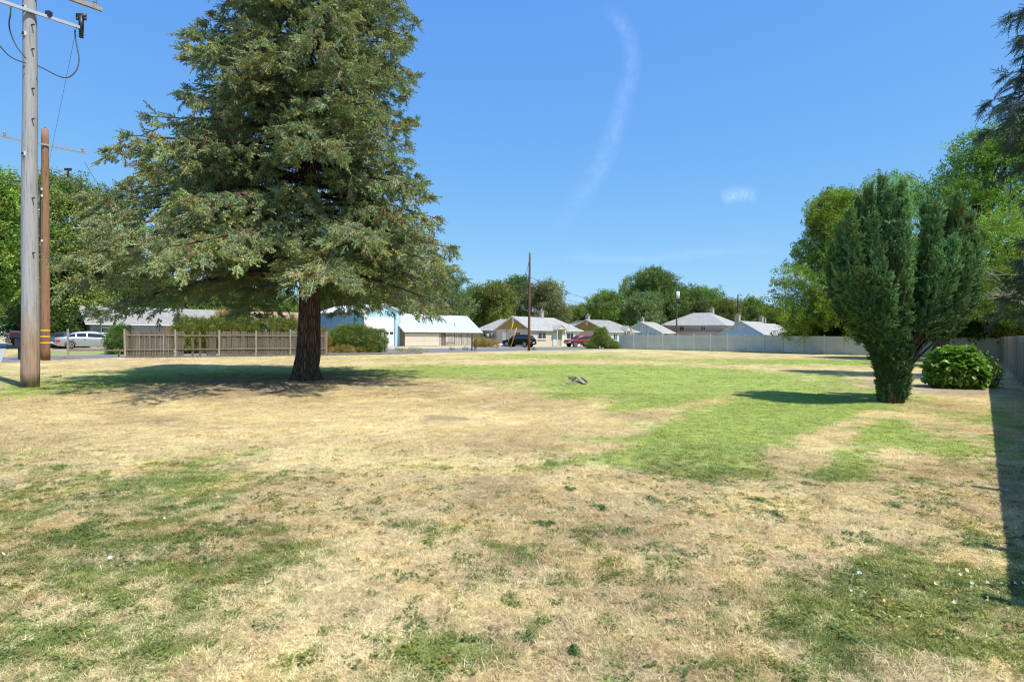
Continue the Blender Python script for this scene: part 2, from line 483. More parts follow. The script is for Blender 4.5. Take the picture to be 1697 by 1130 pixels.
def lerp3(a, b, t):
    return np.asarray(a)[None, :] * (1 - t[:, None]) + np.asarray(b)[None, :] * t[:, None]

def turf_colour(x, y):
    g, s, b = lawn(x, y)
    dry = lerp3((.38, .285, .16), (.67, .54, .31), b)
    far = sstep(6, 14, y)
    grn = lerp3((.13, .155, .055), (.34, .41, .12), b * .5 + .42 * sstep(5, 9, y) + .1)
    c = dry * (1 - sstep(.22, .85, g))[:, None] + grn * sstep(.22, .85, g)[:, None]
    soil = lerp3((.24, .18, .125), (.40, .31, .22), b)
    ss = (sstep(.25, .8, s) * (1 - .6 * g))[:, None]
    return c * (1 - ss) + soil * ss, g, s, b

# ------------------------------------------------------------------ the ground sheet
def build_ground():
    ys = [-40, -20, -8, -3, -.5, .6, 1.2]
    y = 1.7; st = .09
    while y < 5200: ys.append(y); y += st; st = .03 * y + .04
    ys = np.array(ys)
    u = np.concatenate([-1.3 - np.geomspace(4, .02, 14), np.linspace(-1.3, 1.3, 300), 1.3 + np.geomspace(.02, 4, 14)])
    sx = np.abs(ys) + 1.2
    X = u[None, :] * sx[:, None]; Y = np.repeat(ys[:, None], len(u), 1)
    n, k = X.shape
    me = bpy.data.meshes.new('ground')
    co = np.stack([X, Y, np.zeros_like(X)], 2).reshape(-1, 3)
    idx = np.arange(n * k).reshape(n, k)
    f = np.stack([idx[:-1, :-1], idx[:-1, 1:], idx[1:, 1:], idx[1:, :-1]], 2).reshape(-1, 4)
    me.vertices.add(len(co)); me.vertices.foreach_set('co', co.ravel())
    me.loops.add(f.size); me.loops.foreach_set('vertex_index', f.ravel().astype(np.int32))
    me.polygons.add(len(f)); me.polygons.foreach_set('loop_start', np.arange(0, f.size, 4, dtype=np.int32))
    me.update(calc_edges=True)
    c, g, s, b = turf_colour(co[:, 0], co[:, 1])
    a = me.attributes.new('turf', 'FLOAT_COLOR', 'POINT')
    c4 = np.ones((len(co), 4), np.float32); c4[:, :3] = c
    a.data.foreach_set('color', c4.ravel())
    m, nt, bs = new_mat('turf')
    at = nt.nodes.new('ShaderNodeAttribute'); at.attribute_name = 'turf'
    p = wpos(nt)
    n1 = noise(nt, p, 60, 3, .7); n2 = noise(nt, p, 9, 5, .7); n3 = noise(nt, p, 2.2, 4, .6)
    c1 = mixc(nt, 1.0, at.outputs['Color'], ramp(nt, n1, [(.3, (.62, .62, .58)), (.5, (.95,) * 3), (.7, (1.25, 1.22, 1.15))]), 'MULTIPLY')
    c1 = mixc(nt, 1.0, c1, ramp(nt, n2, [(.33, (.72, .74, .70)), (.6, (1.1,) * 3)]), 'MULTIPLY')
    c1 = mixc(nt, 1.0, c1, ramp(nt, n3, [(.35, (.88, .92, .85)), (.65, (1.08, 1.05, 1.0))]), 'MULTIPLY')
    nt.links.new(c1, bs.inputs['Base Color']); bs.inputs['Roughness'].default_value = 1; bs.inputs['Specular IOR Level'].default_value = 0.0
    bump(nt, bs, mixc(nt, .5, n1, n2), .7, .03)
    me.materials.append(m)
    o = bpy.data.objects.new('ground', me); ROOT.objects.link(o)
    tag(o, 'wide flat lot of patchy dry and green turf', kind='structure')
    return o
build_ground()

ASPH = simple('asphalt', (.20, .20, .205), (.14, .14, .145), 1.2, .9, bmp=.2)
CONC = simple('concrete', (.42, .40, .37), (.32, .31, .29), 1.5, .9, bmp=.15)
DIRT = simple('dirt', (.52, .42, .29), (.38, .31, .21), .6, 1, bmp=.3, detail=8)
FARGRASS = simple('green_verge', (.20, .26, .07), (.30, .29, .12), .7, 1, bmp=.3, detail=8)

def sheet(name, pts, z, mat, label):
    mb = MB(); mb.quad([(p.x, p.y, z) for p in pts])
    return mb.build(name, mat, kind='structure', label=label)

# side street running away on the far left, alley across the back of the lot
K0 = G(2, 602); DL = Vector((-.66, .751, 0))
def along(p, s, off=0): return Vector(p) + DL * s + Vector((-.751, -.66, 0)) * off
sheet('street', [along(K0, -40, 1.6), along(K0, 260, 1.6), along(K0, 260, 11), along(K0, -40, 11)], .006, ASPH, 'grey asphalt street running away past the mailbox')
mb = MB()
for i in range(-6, 40):
    a, b2 = along(K0, i * 1.5 + .01, 0), along(K0, i * 1.5 + 1.49, 0)
    c2, d2 = along(K0, i * 1.5 + 1.49, 1.5), along(K0, i * 1.5 + .01, 1.5)
    mb.quad([(p.x, p.y, .05) for p in (a, b2, c2, d2)]); mb.quad([(a.x, a.y, 0), (b2.x, b2.y, 0), (b2.x, b2.y, .05), (a.x, a.y, .05)])
mb.build('pavement', CONC, kind='structure', label='pale concrete pavement slabs beside the street')
AN = [G(2, 601), G(75, 597.3), G(207, 592), G(340, 590.6), G(540, 588), G(640, 586), G(760, 583.6), G(862, 581.2), G(1026, 578.5)]
AF = [G(0, 592), G(75, 590), G(207, 587), G(340, 585), G(540, 581), G(640, 578.4), G(760, 577), G(862, 575.4), G(1026, 575.2)]
mb = MB()
for i in range(len(AN) - 1):
    mb.quad([(AN[i].x, AN[i].y, .008), (AN[i + 1].x, AN[i + 1].y, .008), (AF[i + 1].x, AF[i + 1].y, .008), (AF[i].x, AF[i].y, .008)])
e = (AN[-1] - AN[-2]).normalized() * 120
mb.quad([(AN[-1].x, AN[-1].y, .008), (AN[-1].x + e.x, AN[-1].y + e.y, .008), (AF[-1].x + e.x, AF[-1].y + e.y, .008), (AF[-1].x, AF[-1].y, .008)])
mb.build('road', ASPH, kind='structure', label='grey asphalt back lane behind the weathered picket fence')
# low timber edging that runs along the lane in front of the picket fence
mb = MB(); EDGE = simple('edging_timber', (.22, .19, .15), (.12, .10, .08), 6, .9, bmp=.4)
pe = [G(207, 593.4), G(340, 592), G(540, 589.2), G(700, 586.2)]
for a, b2 in zip(pe[:-1], pe[1:]): mb.beam(a + Vector((0, 0, .05)), b2 + Vector((0, 0, .05)), .09, .10)
mb.build('kerb', EDGE, kind='structure', label='low dark edging along the lane in front of the picket fence')
sheet('apron', [AF[5] + Vector((-1, 0, 0)), AF[6], AF[7], G(852, 573.5), G(600, 573.5), G(560, 578)], .004, DIRT, 'dry dirt strip in front of the sheds')
sheet('verge', [G(8, 590.5), G(210, 586.2), G(360, 583.6), G(360, 578.8), G(60, 579.3)], .004, FARGRASS, 'green grass strip in front of the silver sedan')
sheet('driveway', [G(60, 579.3), G(360, 578.8), G(360, 575.4), G(60, 575.5)], .005, CONC, 'pale concrete driveway under the silver sedan')

# ------------------------------------------------------------------ grass, straw and weeds (uncountable)
def blade(mb, R, x, y, L, w, lean, az, segs=2, z0=0.0):
    p = Vector((x, y, z0)); d = Vector((cos(az) * sin(lean), sin(az) * sin(lean), cos(lean)))
    s = Vector((-sin(az), cos(az), 0)) * w / 2
    prev = (p - s, p + s)
    for i in range(1, segs + 1):
        p = p + d * (L / segs); lean = min(lean + R.uniform(.15, .6), 1.5)
        d = Vector((cos(az) * sin(lean), sin(az) * sin(lean), cos(lean)))
        if i == segs: mb.quad([prev[0], prev[1], p])
        else:
            cur = (p - s * .8, p + s * .8); mb.quad([prev[0], prev[1], cur[1], cur[0]]); prev = cur

def tuft(seed, n, rad, L, w, lean):
    R = random.Random(seed); mb = MB()
    for _ in range(n):
        a = R.uniform(0, 6.28); r = rad * math.sqrt(R.random())
        blade(mb, R, r * cos(a), r * sin(a), R.uniform(*L), R.uniform(*w), R.uniform(*lean), R.uniform(0, 6.28))
    return mb

def weed(seed, n, rad):
    R = random.Random(seed); mb = MB()
    for _ in range(n):
        a = R.uniform(0, 6.28); r = rad * math.sqrt(R.random()); z = R.uniform(.008, .03)
        c = Vector((r * cos(a), r * sin(a), z)); s = R.uniform(.006, .013)
        t = R.uniform(0, .8); az = R.uniform(0, 6.28)
        ax = Vector((cos(az), sin(az), 0)); n_ = Vector((-sin(az) * sin(t), cos(az) * sin(t), cos(t)))
        bx = n_.cross(ax)
        mb.quad([c + ax * s * 1.4, c + bx * s * .8 + ax * s * .3, c - ax * s, c - bx * s * .8 + ax * s * .3])
    return mb

DRYM = leafmat('dry_grass', (1, 1, 1), .12, .8, .28, (1.06, 1.0, .85), .15)
GRNM = leafmat('green_grass', (1, 1, 1), .22, .6, .25, (1.15, 1.02, .7), .25)
WEEDM = leafmat('weed_leaf', (1, 1, 1), .2, .5, .2, (1.2, 1.05, .6), .3)
dry_src = [source('straw_%d' % i, tuft(i, 50, .08, (.015, .055), (.0018, .0038), (.9, 1.55)), DRYM) for i in range(5)]
grn_src = [source('blades_%d' % i, tuft(40 + i, 34, .05, (.010, .032), (.002, .0042), (.2, 1.2)), GRNM) for i in range(5)]
weed_src = [source('weed_%d' % i, weed(80 + i, 26, .06), WEEDM) for i in range(4)]

def lot_points(n, y0, y1, seed, side=1.12):
    r = rng(seed)
    y = np.sqrt(r.uniform(y0 ** 2, y1 ** 2, n)); x = r.uniform(-1, 1, n) * (y * .903 * side + .8)
    return x, y, r

def inside_lot(x, y):
    # lot side of the picket fence / lane line and of the two board fences
    k = np.interp(x, [p.x for p in AN], [p.y for p in AN]) - .25
    bx, by = 41.7, 48.3
    right = (x - bx) * NL.x + (y - by) * NL.y < -.1
    back = (x - bx) * UL.x + (y - by) * UL.y < -.15
    return ((y < k) | (x > AN[-1].x - .6)) & right & back & (x > -40)

def zone(name, n, y0, y1, seed, k, scales, label):
    x, y, r = lot_points(n, y0, y1, seed)
    ok = inside_lot(x, y); x, y = x[ok], y[ok]
    c, g, s, b = turf_colour(x, y)
    u = r.uniform(0, 1, len(x))
    keep = u > .75 * sstep(.45, .9, s)
    isg = r.uniform(0, 1, len(x)) < sstep(.2, .85, g) * .85 + .04
    for kind_, sel, src, sc, vr in (('dry_grass', keep & ~isg, dry_src, 1.0, .25), ('green_grass', keep & isg, grn_src, 1.0, .3)):
        X, Y = x[sel], y[sel]; N = len(X)
        if not N: continue
        R2 = rng(seed + 7)
        if kind_ == 'dry_grass':
            cc = lerp3((.36, .26, .145), (.88, .75, .46), np.clip(b[sel] + R2.normal(0, .28, N), 0, 1))
            cc = cc * (1 - (R2.uniform(0, 1, N) < .18)[:, None] * np.array([.42, .5, .5]))
        else:
            t = np.clip(b[sel] * .7 + R2.normal(.12, .25, N) + .25 * sstep(7, 14, Y), 0, 1)
            cc = lerp3((.14, .19, .06), (.37, .42, .15), t)
            yel = (R2.uniform(0, 1, N) < .10)[:, None]
            cc = np.where(yel, np.array([.44, .40, .16])[None, :], cc)
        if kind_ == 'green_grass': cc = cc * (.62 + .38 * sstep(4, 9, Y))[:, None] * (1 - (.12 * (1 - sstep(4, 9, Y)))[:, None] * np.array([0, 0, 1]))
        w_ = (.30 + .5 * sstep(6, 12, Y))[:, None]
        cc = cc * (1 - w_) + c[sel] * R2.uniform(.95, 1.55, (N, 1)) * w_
        rot = np.stack([R2.normal(0, .06, N), R2.normal(0, .06, N), R2.uniform(0, 6.28, N)], 1)
        sca = R2.uniform(*scales, N) * sc
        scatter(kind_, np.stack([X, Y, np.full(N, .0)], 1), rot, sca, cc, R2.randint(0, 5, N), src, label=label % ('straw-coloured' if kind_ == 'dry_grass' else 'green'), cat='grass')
zone('near', 44000, 1.9, 7.5, 1, 1, (.75, 1.25), '%s short grass close by on the open lot')
zone('mid', 30000, 7.5, 17, 2, 1, (1.1, 1.8), '%s short grass across the middle of the lot')
zone('far', 22000, 17, 48, 3, 1, (1.5, 2.6), '%s mown grass towards the fences of the lot')

# broad-leaved creeping weeds through the turf
x, y, r = lot_points(42000, 1.9, 8.6, 11)
ok = inside_lot(x, y); x, y = x[ok], y[ok]
g, s, b = lawn(x, y)
pw = sstep(.48, .75, fbm(x * 1.6, y * 1.6, 101)) * .75 + .10 + .9 * sstep(.3, .7, g) * sstep(.4, .7, fbm(x * 3, y * 3, 102))
sel = r.uniform(0, 1, len(x)) < pw * .55 * (1 - .9 * sstep(6, 8.5, y))
x, y, b = x[sel], y[sel], b[sel]; N = len(x)
cc = lerp3((.07, .12, .03), (.24, .29, .075), np.clip(b + r.normal(-.1, .3, N), 0, 1))
cc = np.where((r.uniform(0, 1, N) < .012)[:, None], np.array([[.45, .38, .14]]), cc)
cc = np.where((r.uniform(0, 1, N) < .05)[:, None], np.array([[.30, .19, .10]]), cc)
scatter('weeds', np.stack([x, y, np.zeros(N)], 1), np.stack([r.normal(0, .1, N), r.normal(0, .1, N), r.uniform(0, 6.28, N)], 1), r.uniform(.3, .95, N), cc, r.randint(0, 4, N), weed_src, label='small broad-leaved weeds creeping through the turf', cat='weeds')

# the few dark weed clumps one can point at
CLUMPM = leafmat('dark_weed', (.085, .15, .04), .2, .45, .3, attr=False)
def weed_clump(px, py, w, h, label, seed):
    R = random.Random(seed); p = G(px, py); mb = MB()
    subs = [(R.uniform(-.5, .5) * w, R.uniform(-.7, .7) * w, R.uniform(.3, .55)) for _ in range(6)]
    for _ in range(230):
        cc_ = subs[min(int(R.random() ** 1.3 * len(subs)), len(subs) - 1)]; a = R.uniform(0, 6.28); r = math.sqrt(R.random()); z = R.uniform(.004, h) * (1.1 - r) * .8
        c = Vector((cc_[0] + r * cos(a) * w * cc_[2], cc_[1] + r * sin(a) * w * cc_[2], z)); sz = R.uniform(.006, .015)
        az = R.uniform(0, 6.28); t = R.uniform(.1, 1.1)
        ax = Vector((cos(az) * cos(t * .5), sin(az) * cos(t * .5), sin(t * .5))); bx = Vector((-sin(az), cos(az), R.uniform(-.3, .3)))
        mb.quad([c + ax * sz * 1.8, c + bx * sz * .7 + ax * sz * .5, c - ax * sz, c - bx * sz * .7 + ax * sz * .5])
    o = mb.build('weed_clump', CLUMPM, label=label, cat='weed', group='dark weed clumps in the dry turf')
    o.location = p
for i, (px, py, w, h, lb) in enumerate((
        (997, 843, .13, .06, 'dark green crescent-shaped weed clump on straw-coloured turf'), (1082, 830, .15, .06, 'long dark green weed clump nearest the green mown edge'),
        (944, 812, .10, .05, 'small dark weed clump beside the pale bare patch'), (905, 872, .10, .06, 'upright weed clump at the edge of an olive patch'),
        (1342, 802, .17, .05, 'broad weed clump on the edge of the mown stripes'), (1478, 838, .16, .06, 'low weed clump on bare grey soil near the fence'),
        (1258, 830, .12, .05, 'flat weed clump between straw patches'), (1284, 853, .13, .05, 'small flat weed clump just behind a wider one'),
        (1432, 894, .18, .06, 'wide leafy weed clump in front of the tall yew'), (1600, 898, .16, .05, 'weed clump nearest the side fence shadow'),
        (952, 1080, .05, .05, 'single little weed sprout near the bottom edge'))):
    weed_clump(px, py, w, h, lb, 300 + i)

# white bindweed blossoms lying in the green turf
PETAL = leafmat('white_petal', (.80, .79, .80), .3, .5, .05, attr=False)
mbb = MB()
for k in range(10):
    a0, a1 = 2 * pi * k / 10, 2 * pi * (k + 1) / 10
    rr = .02
    mbb.quad([(0, 0, 0), (rr * .55 * cos(a0), rr * .55 * sin(a0), .014), (rr * .55 * cos(a1), rr * .55 * sin(a1), .014)])
    mbb.quad([(rr * .55 * cos(a0), rr * .55 * sin(a0), .014), (rr * cos(a0), rr * sin(a0), .020), (rr * cos(a1), rr * sin(a1), .020), (rr * .55 * cos(a1), rr * .55 * sin(a1), .014)])
pm = mbb.mesh('bindweed_blossom', PETAL, True)
R = random.Random(5)
for px, py in ((1424, 957), (1433, 939), (1411, 985), (1521, 988), (1553, 973), (1570, 991), (1584, 1006), (1590, 953), (1593, 958), (1600, 951), (1604, 955), (1611, 972), (1612, 979), (1618, 979), (1625, 949), (1634, 972), (1637, 997), (1638, 1003), (1660, 974), (1671, 1017), (1680, 973), (1693, 973), (1467, 1002), (1414, 1019), (1404, 1038), (1465, 1024), (1493, 1031), (1587, 1067), (1663, 1119), (1502, 1046), (260, 863), (274, 863), (82, 864), (183, 931), (388, 996), (3, 925)):
    p = G(px, py)
    o = bpy.data.objects.new('bindweed_blossom', pm); ROOT.objects.link(o)
    o.location = (p.x, p.y, .028); o.rotation_euler = (R.uniform(-.9, .9), R.uniform(-.9, .9), R.uniform(0, 6)); o.scale = (R.uniform(.4, .75),) * 3
    tag(o, 'white bindweed blossom lying open in the turf', 'flower', 'white bindweed blossoms scattered in the turf')

# ------------------------------------------------------------------ wooden fences
GREYWOOD = simple('grey_wood', (.17, .14, .11), (.095, .078, .06), 5, .9, bmp=.4, stretch=(3, 3, .25), rnd=.28)
RAILWOOD = simple('rail_wood', (.26, .20, .15), (.17, .13, .10), 5, .9, bmp=.3, stretch=(1, 3, 3), rnd=.15)
POSTWOOD = simple('post_wood', (.38, .35, .27), (.25, .22, .16), 5, .9, bmp=.4, stretch=(3, 3, .3), rnd=.12)

def picket_fence():
    posts = [G(207, 592.6), G(291, 591.3), G(363, 590.4), G(424, 589.6), G(481, 588.9), G(541, 588.2)]
    t = thing('picket_fence', 'weathered grey picket fence with missing boards behind the big fir', 'fence', posts[0])
    o0 = posts[0]; R = random.Random(4)
    pb = MB(); pb.box((-.05, -.05, 0), (.05, .05, 1.86)); pmesh = pb.mesh('post', POSTWOOD)
    kb = MB(); w = .068
    kb.quad([(-w, 0, 0.04), (w, 0, 0.04), (w, 0, 1.70), (w * .5, 0, 1.76), (-w * .5, 0, 1.76), (-w, 0, 1.70)])
    n = len(kb.v); kb.quad([(p[0], .02, p[2]) for p in kb.v[:n]][::-1])
    for i in range(6):
        j = (i + 1) % 6; a, b = kb.v[i], kb.v[j]; kb.quad([b, a, (a[0], .02, a[2]), (b[0], .02, b[2])])
    kmesh = kb.mesh('picket', GREYWOOD)
    for i in range(5):
        a, b = posts[i] - o0, posts[i + 1] - o0; d = (b - a); L = d.length; d.normalize(); ang = math.atan2(d.y, d.x)
        inst(pmesh, 'post', t, a, (R.uniform(-.02, .02), R.uniform(-.02, .02), ang))
        for h in (.52, 1.48):
            rb = MB(); rb.beam((.05, -.02, h + R.uniform(-.02, .02)), (L - .05, -.02, h + R.uniform(-.04, .02)), .04, .09)
            r = rb.build('rail', RAILWOOD, t); r.location = a; r.rotation_euler = (0, 0, ang)
        x = .10; k = 0
        while x < L - .1:
            if not (i == 1 and any(abs(x - g_) < .10 for g_ in (.62, .78, 1.14, 1.30, 1.72))):
                inst(kmesh, 'picket', t, a + d * x + Vector((-d.y, d.x, 0)) * .012, (R.uniform(-.02, .02), R.uniform(-.015, .015), ang + R.uniform(-.02, .02)), (1, 1, R.uniform(.975, 1.015)))
            x += .148 + R.uniform(0, .008); k += 1
    inst(pmesh, 'post', t, posts[5] - o0)
    # open rail bay at the left end with a lower rail only
    ep = G(112.5, 593.8)
    a = ep - o0
    inst(pmesh, 'post', t, a, (0, 0, .4), (1, 1, .98))
    rb = MB(); rb.beam(a + Vector((0, 0, .50)), Vector((0, 0, .48)), .05, .09); rb.build('rail', RAILWOOD, t)
    sb = MB(); sb.beam((-.45, 0, 0), (-.25, .05, .55), .04, .07); sb.build('brace', RAILWOOD, t)
picket_fence()

# vinyl fence across the back
VINYL = simple('vinyl', (.54, .57, .51), (.45, .48, .43), 1.3, .55, spec=.35, rnd=.09)
VCAP = simple('vinyl_post', (.60, .59, .53), (.54, .53, .48), .8, .55)
CORNER = Vector((41.7, 48.3, 0))
def vinyl_fence():
    N = 19; L = 36.6; W = L / N
    A0 = CORNER - UL.cross(Vector((0, 0, 1))) * 0
    d = Vector((-.767, .641, 0))
    t = thing('vinyl_fence', 'long pale grey vinyl privacy fence across the back of the lot', 'fence', CORNER, math.atan2(d.y, d.x))
    pm = MB()
    nb = 12
    for i in range(nb):
        x0 = .065 + (W - .13) * i / nb; x1 = .065 + (W - .13) * (i + 1) / nb
        pm.box((x0 + .004, -.018, .06), (x1 - .004, .018, 1.70)); 
    pm.box((.065, -.012, .06), (W - .065, .012, 1.70))
    panel = pm.mesh('panel', VINYL)
    rm = MB(); rm.box((.06, -.025, 1.70), (W - .06, .025, 1.80)); rail = rm.mesh('rail', VINYL)
    rm = MB(); rm.box((.06, -.025, .02), (W - .06, .025, .12)); rail2 = rm.mesh('rail', VINYL)
    po = MB(); po.box((-.06, -.06, 0), (.06, .06, 1.86)); po.box((-.07, -.07, 1.86), (.07, .07, 1.885)); po.box((-.06, -.06, 1.885), (.06, .06, 1.92), taper=.2)
    post = po.mesh('post', VCAP)
    for i in range(N):
        inst(panel, 'panel', t, (i * W, 0, 0)); inst(rail, 'rail', t, (i * W, 0, 0)); inst(rail2, 'rail', t, (i * W, 0, 0)); inst(post, 'post', t, (i * W, 0, 0))
    inst(post, 'post', t, (N * W, 0, 0))
vinyl_fence()

# board fence along the right side
BOARDM = simple('painted_board', (.74, .67, .54), (.52, .48, .42), 3, .8, bmp=.3, stretch=(2, 2, .2), rnd=.32)
def board_fence():
    E = G(1680, 1010) - Vector((-.43, .36, 0)) * 1.8
    d = (E - CORNER); L = d.length; d.normalize()
    t = thing('board_fence', 'tall pale board fence with posts along the shaded side of the lot', 'fence', CORNER, math.atan2(d.y, d.x))
    R = random.Random(8)
    bm_ = MB(); bm_.box((-.0968, -.012, .02), (.0968, .012, 1.80)); board = bm_.mesh('board', BOARDM)
    po = MB(); po.box((-.05, -.05, 0), (.05, .05, 1.86)); post = po.mesh('post', POSTWOOD)
    n = int((L - .1) / .195); near = MB()
    for i in range(n):
        x = .2 + i * .195
        dz = R.uniform(-.012, .012)
        if x < 38:
            inst(board, 'board', t, (x, R.uniform(-.01, .01), dz), (R.uniform(-.01, .01), R.uniform(-.004, .004), R.uniform(-.03, .03)))
        else: near.box((x - .0972, -.012, .02), (x + .0972, .012, 1.80 + dz))
    near.build('board_run', BOARDM, t, kind='stuff')
    k = 0
    while k * 2.4 < L:
        inst(post, 'post', t, (k * 2.4 + .02, -.075, 0), (0, 0, 0), (1, 1, 1.0 if k != 23 else 1.1)); k += 1
    inst(post, 'post', t, (L - .1, -.075, 0))
    for h in (.35, 1.5):
        rb = MB(); rb.beam((.05, -.04, h), (L, -.04, h), .04, .09); rb.build('rail', RAILWOOD, t)
board_fence()

# ------------------------------------------------------------------ poles and wires
GREYPOLE = pole_mat('grey_pole', (.42, .41, .40), (.44, .30, .21), 1.95, .45)
BROWNPOLE = pole_mat('brown_pole', (.31, .175, .10), (.27, .14, .08), 2.0, .35)
STEEL = plain('galvanised', (.42, .43, .44), .45, .8)
DARKST = plain('dark_metal', (.05, .055, .06), .5, .5)
CERAM = plain('ceramic', (.34, .36, .40), .25)
WIRE = plain('cable', (.05, .05, .055), .6)
ARMW = simple('arm_wood', (.40, .36, .31), (.24, .21, .18), 6, .9, bmp=.3, stretch=(.3, 3, 3))
YEL = plain('yellow_band', (.85, .48, .03), .5)
WHITE = plain('white_tag', (.75, .76, .76), .5)
AL = Vector((.66, .75, 0)).normalized()

def insulator(p, parent, s=1.0, down=False):
    mb = MB(); sg = -1 if down else 1
    for k, (r, z) in enumerate(((.055, .03), (.035, .07), (.07, .10), (.035, .14), (.055, .17), (.03, .21))):
        mb.ellipsoid((0, 0, sg * z * s), (r * s, r * s, .028 * s), nu=8, nv=5)
    o = mb.build('insulator', CERAM, parent, True); o.location = p

def grey_pole():
    b = G(50, 642)
    t = thing('utility_pole', 'tall grey weathered utility pole with dangling black cables', 'utility pole', b)
    H = 14.5
    mb = MB(); n = 30; mb.tube([(0.012 * sin(i * .4), 0, H * i / n) for i in range(n + 1)], [.235 - .085 * i / n for i in range(n + 1)], 24, wob=.02)
    mb.build('shaft', GREYPOLE, t, True)
    # lower steel arm with insulator brackets, seen edge on, running along the lane direction
    z1 = (D(55, 22, b.y).z)
    def P(px, py, dy=0.0): return D(px, py, b.y + dy) - b
    f = -.16
    a = P(-60, -18, -1.2); c = P(122, 44, .55)
    a = Vector((a.x, a.y, z1)) ; c = Vector((c.x, c.y, z1 - .0))
    off = Vector((AL.y, -AL.x, 0)) * .22
    c1 = AL * 1.25 + off + Vector((0, 0, z1 - .03)); a1 = AL * -1.9 + off + Vector((0, 0, z1 - .03))
    am = MB(); am.beam(a1, c1, .07, .09); am.build('steel_arm', STEEL, t)
    z2 = D(55, -20, b.y).z
    off2 = off * 1.2
    a2 = AL * -2.6 + off2 + Vector((0, 0, z2)); c2 = AL * 1.75 + off2 + Vector((0, 0, z2))
    am = MB(); am.beam(a2, c2, .10, .13); am.build('crossarm', ARMW, t)
    insulator(c2 - AL * .18 + Vector((0, 0, .06)), t)
    for s_ in (1.22, -.95):
        q = AL * s_ + off + Vector((0, 0, z1))
        m2 = MB(); m2.box((-.15, -.03, .30), (.15, .03, .42)); m2.box((-.05, -.05, -.12), (.05, .05, .34)); m2.box((-.15, -.03, .22), (-.09, .03, .3)); m2.box((.09, -.03, .22), (.15, .03, .3))
        for k in range(5): m2.ellipsoid((0, 0, -.10 - .055 * k), (.075, .075, .02), nu=10, nv=4)
        o = m2.build('bushing', DARKST, t, True); o.location = q
    m2 = MB(); m2.box((-.07, -.06, -.02), (.07, .06, .14)); o = m2.build('clamp', DARKST, t); o.location = AL * .42 + off + Vector((0, 0, z1))
    # jumper cables
    def cab(pts, r, dy):
        P3 = [D(x, y, b.y + d_) - b for (x, y), d_ in zip(pts, dy)]
        sm = []
        for i in range(len(P3) - 1):
            p0 = P3[max(i - 1, 0)]; p1 = P3[i]; p2 = P3[i + 1]; p3 = P3[min(i + 2, len(P3) - 1)]
            for k in range(5):
                u = k / 5; sm.append(.5 * ((2 * p1) + (p2 - p0) * u + (2 * p0 - 5 * p1 + 4 * p2 - p3) * u * u + (3 * p1 - p0 - 3 * p2 + p3) * u ** 3))
        sm.append(P3[-1])
        m3 = MB(); m3.tube(sm, r, 6); m3.build('cable', WIRE, t, True)
    cab([(124, 50), (125, 62), (129, 85), (131, 100), (126, 118), (112, 129), (96, 126), (78, 117), (62, 109)], .018, [.75, .75, .7, .6, .45, .3, .1, 0, -.1])
    cab([(18, 12), (17, 26), (15, 40), (18, 56), (28, 78), (43, 97)], .018, [-.5, -.5, -.45, -.35, -.3, -.26])
    cab([(-12, 62), (0, 77), (14, 92), (28, 100), (43, 105)], .015, [-1.2, -.9, -.7, -.5, -.27])
    for py in (18, 61, 258):
        q = P(52, py); m2 = MB(); m2.box((-.06, -.02, -.055), (.06, .02, .055)); o = m2.build('nail_plate', WHITE, t)
        rr = .235 - .085 * q.z / H; o.location = (-.02, -rr - .012, q.z)
        m2 = MB(); m2.box((-.03, -.012, -.04), (.03, .012, .04)); o2 = m2.build('bolt', DARKST, t); o2.location = (-.02, -rr - .045, q.z)
    m2 = MB(); m2.box((-.07, -.05, -.05), (.07, .02, .05)); o = m2.build('clamp', DARKST, t); o.location = (.0, -.24, .10)
    for py in (45, 85, 150, 200, 330, 420):
        q = P(60, py); m2 = MB(); m2.beam((0, 0, 0), (.12, -.04, .0), .03, .03); o = m2.build('step_bolt', DARKST, t); o.location = (.14, -.10, q.z)
    return b
grey_pole()

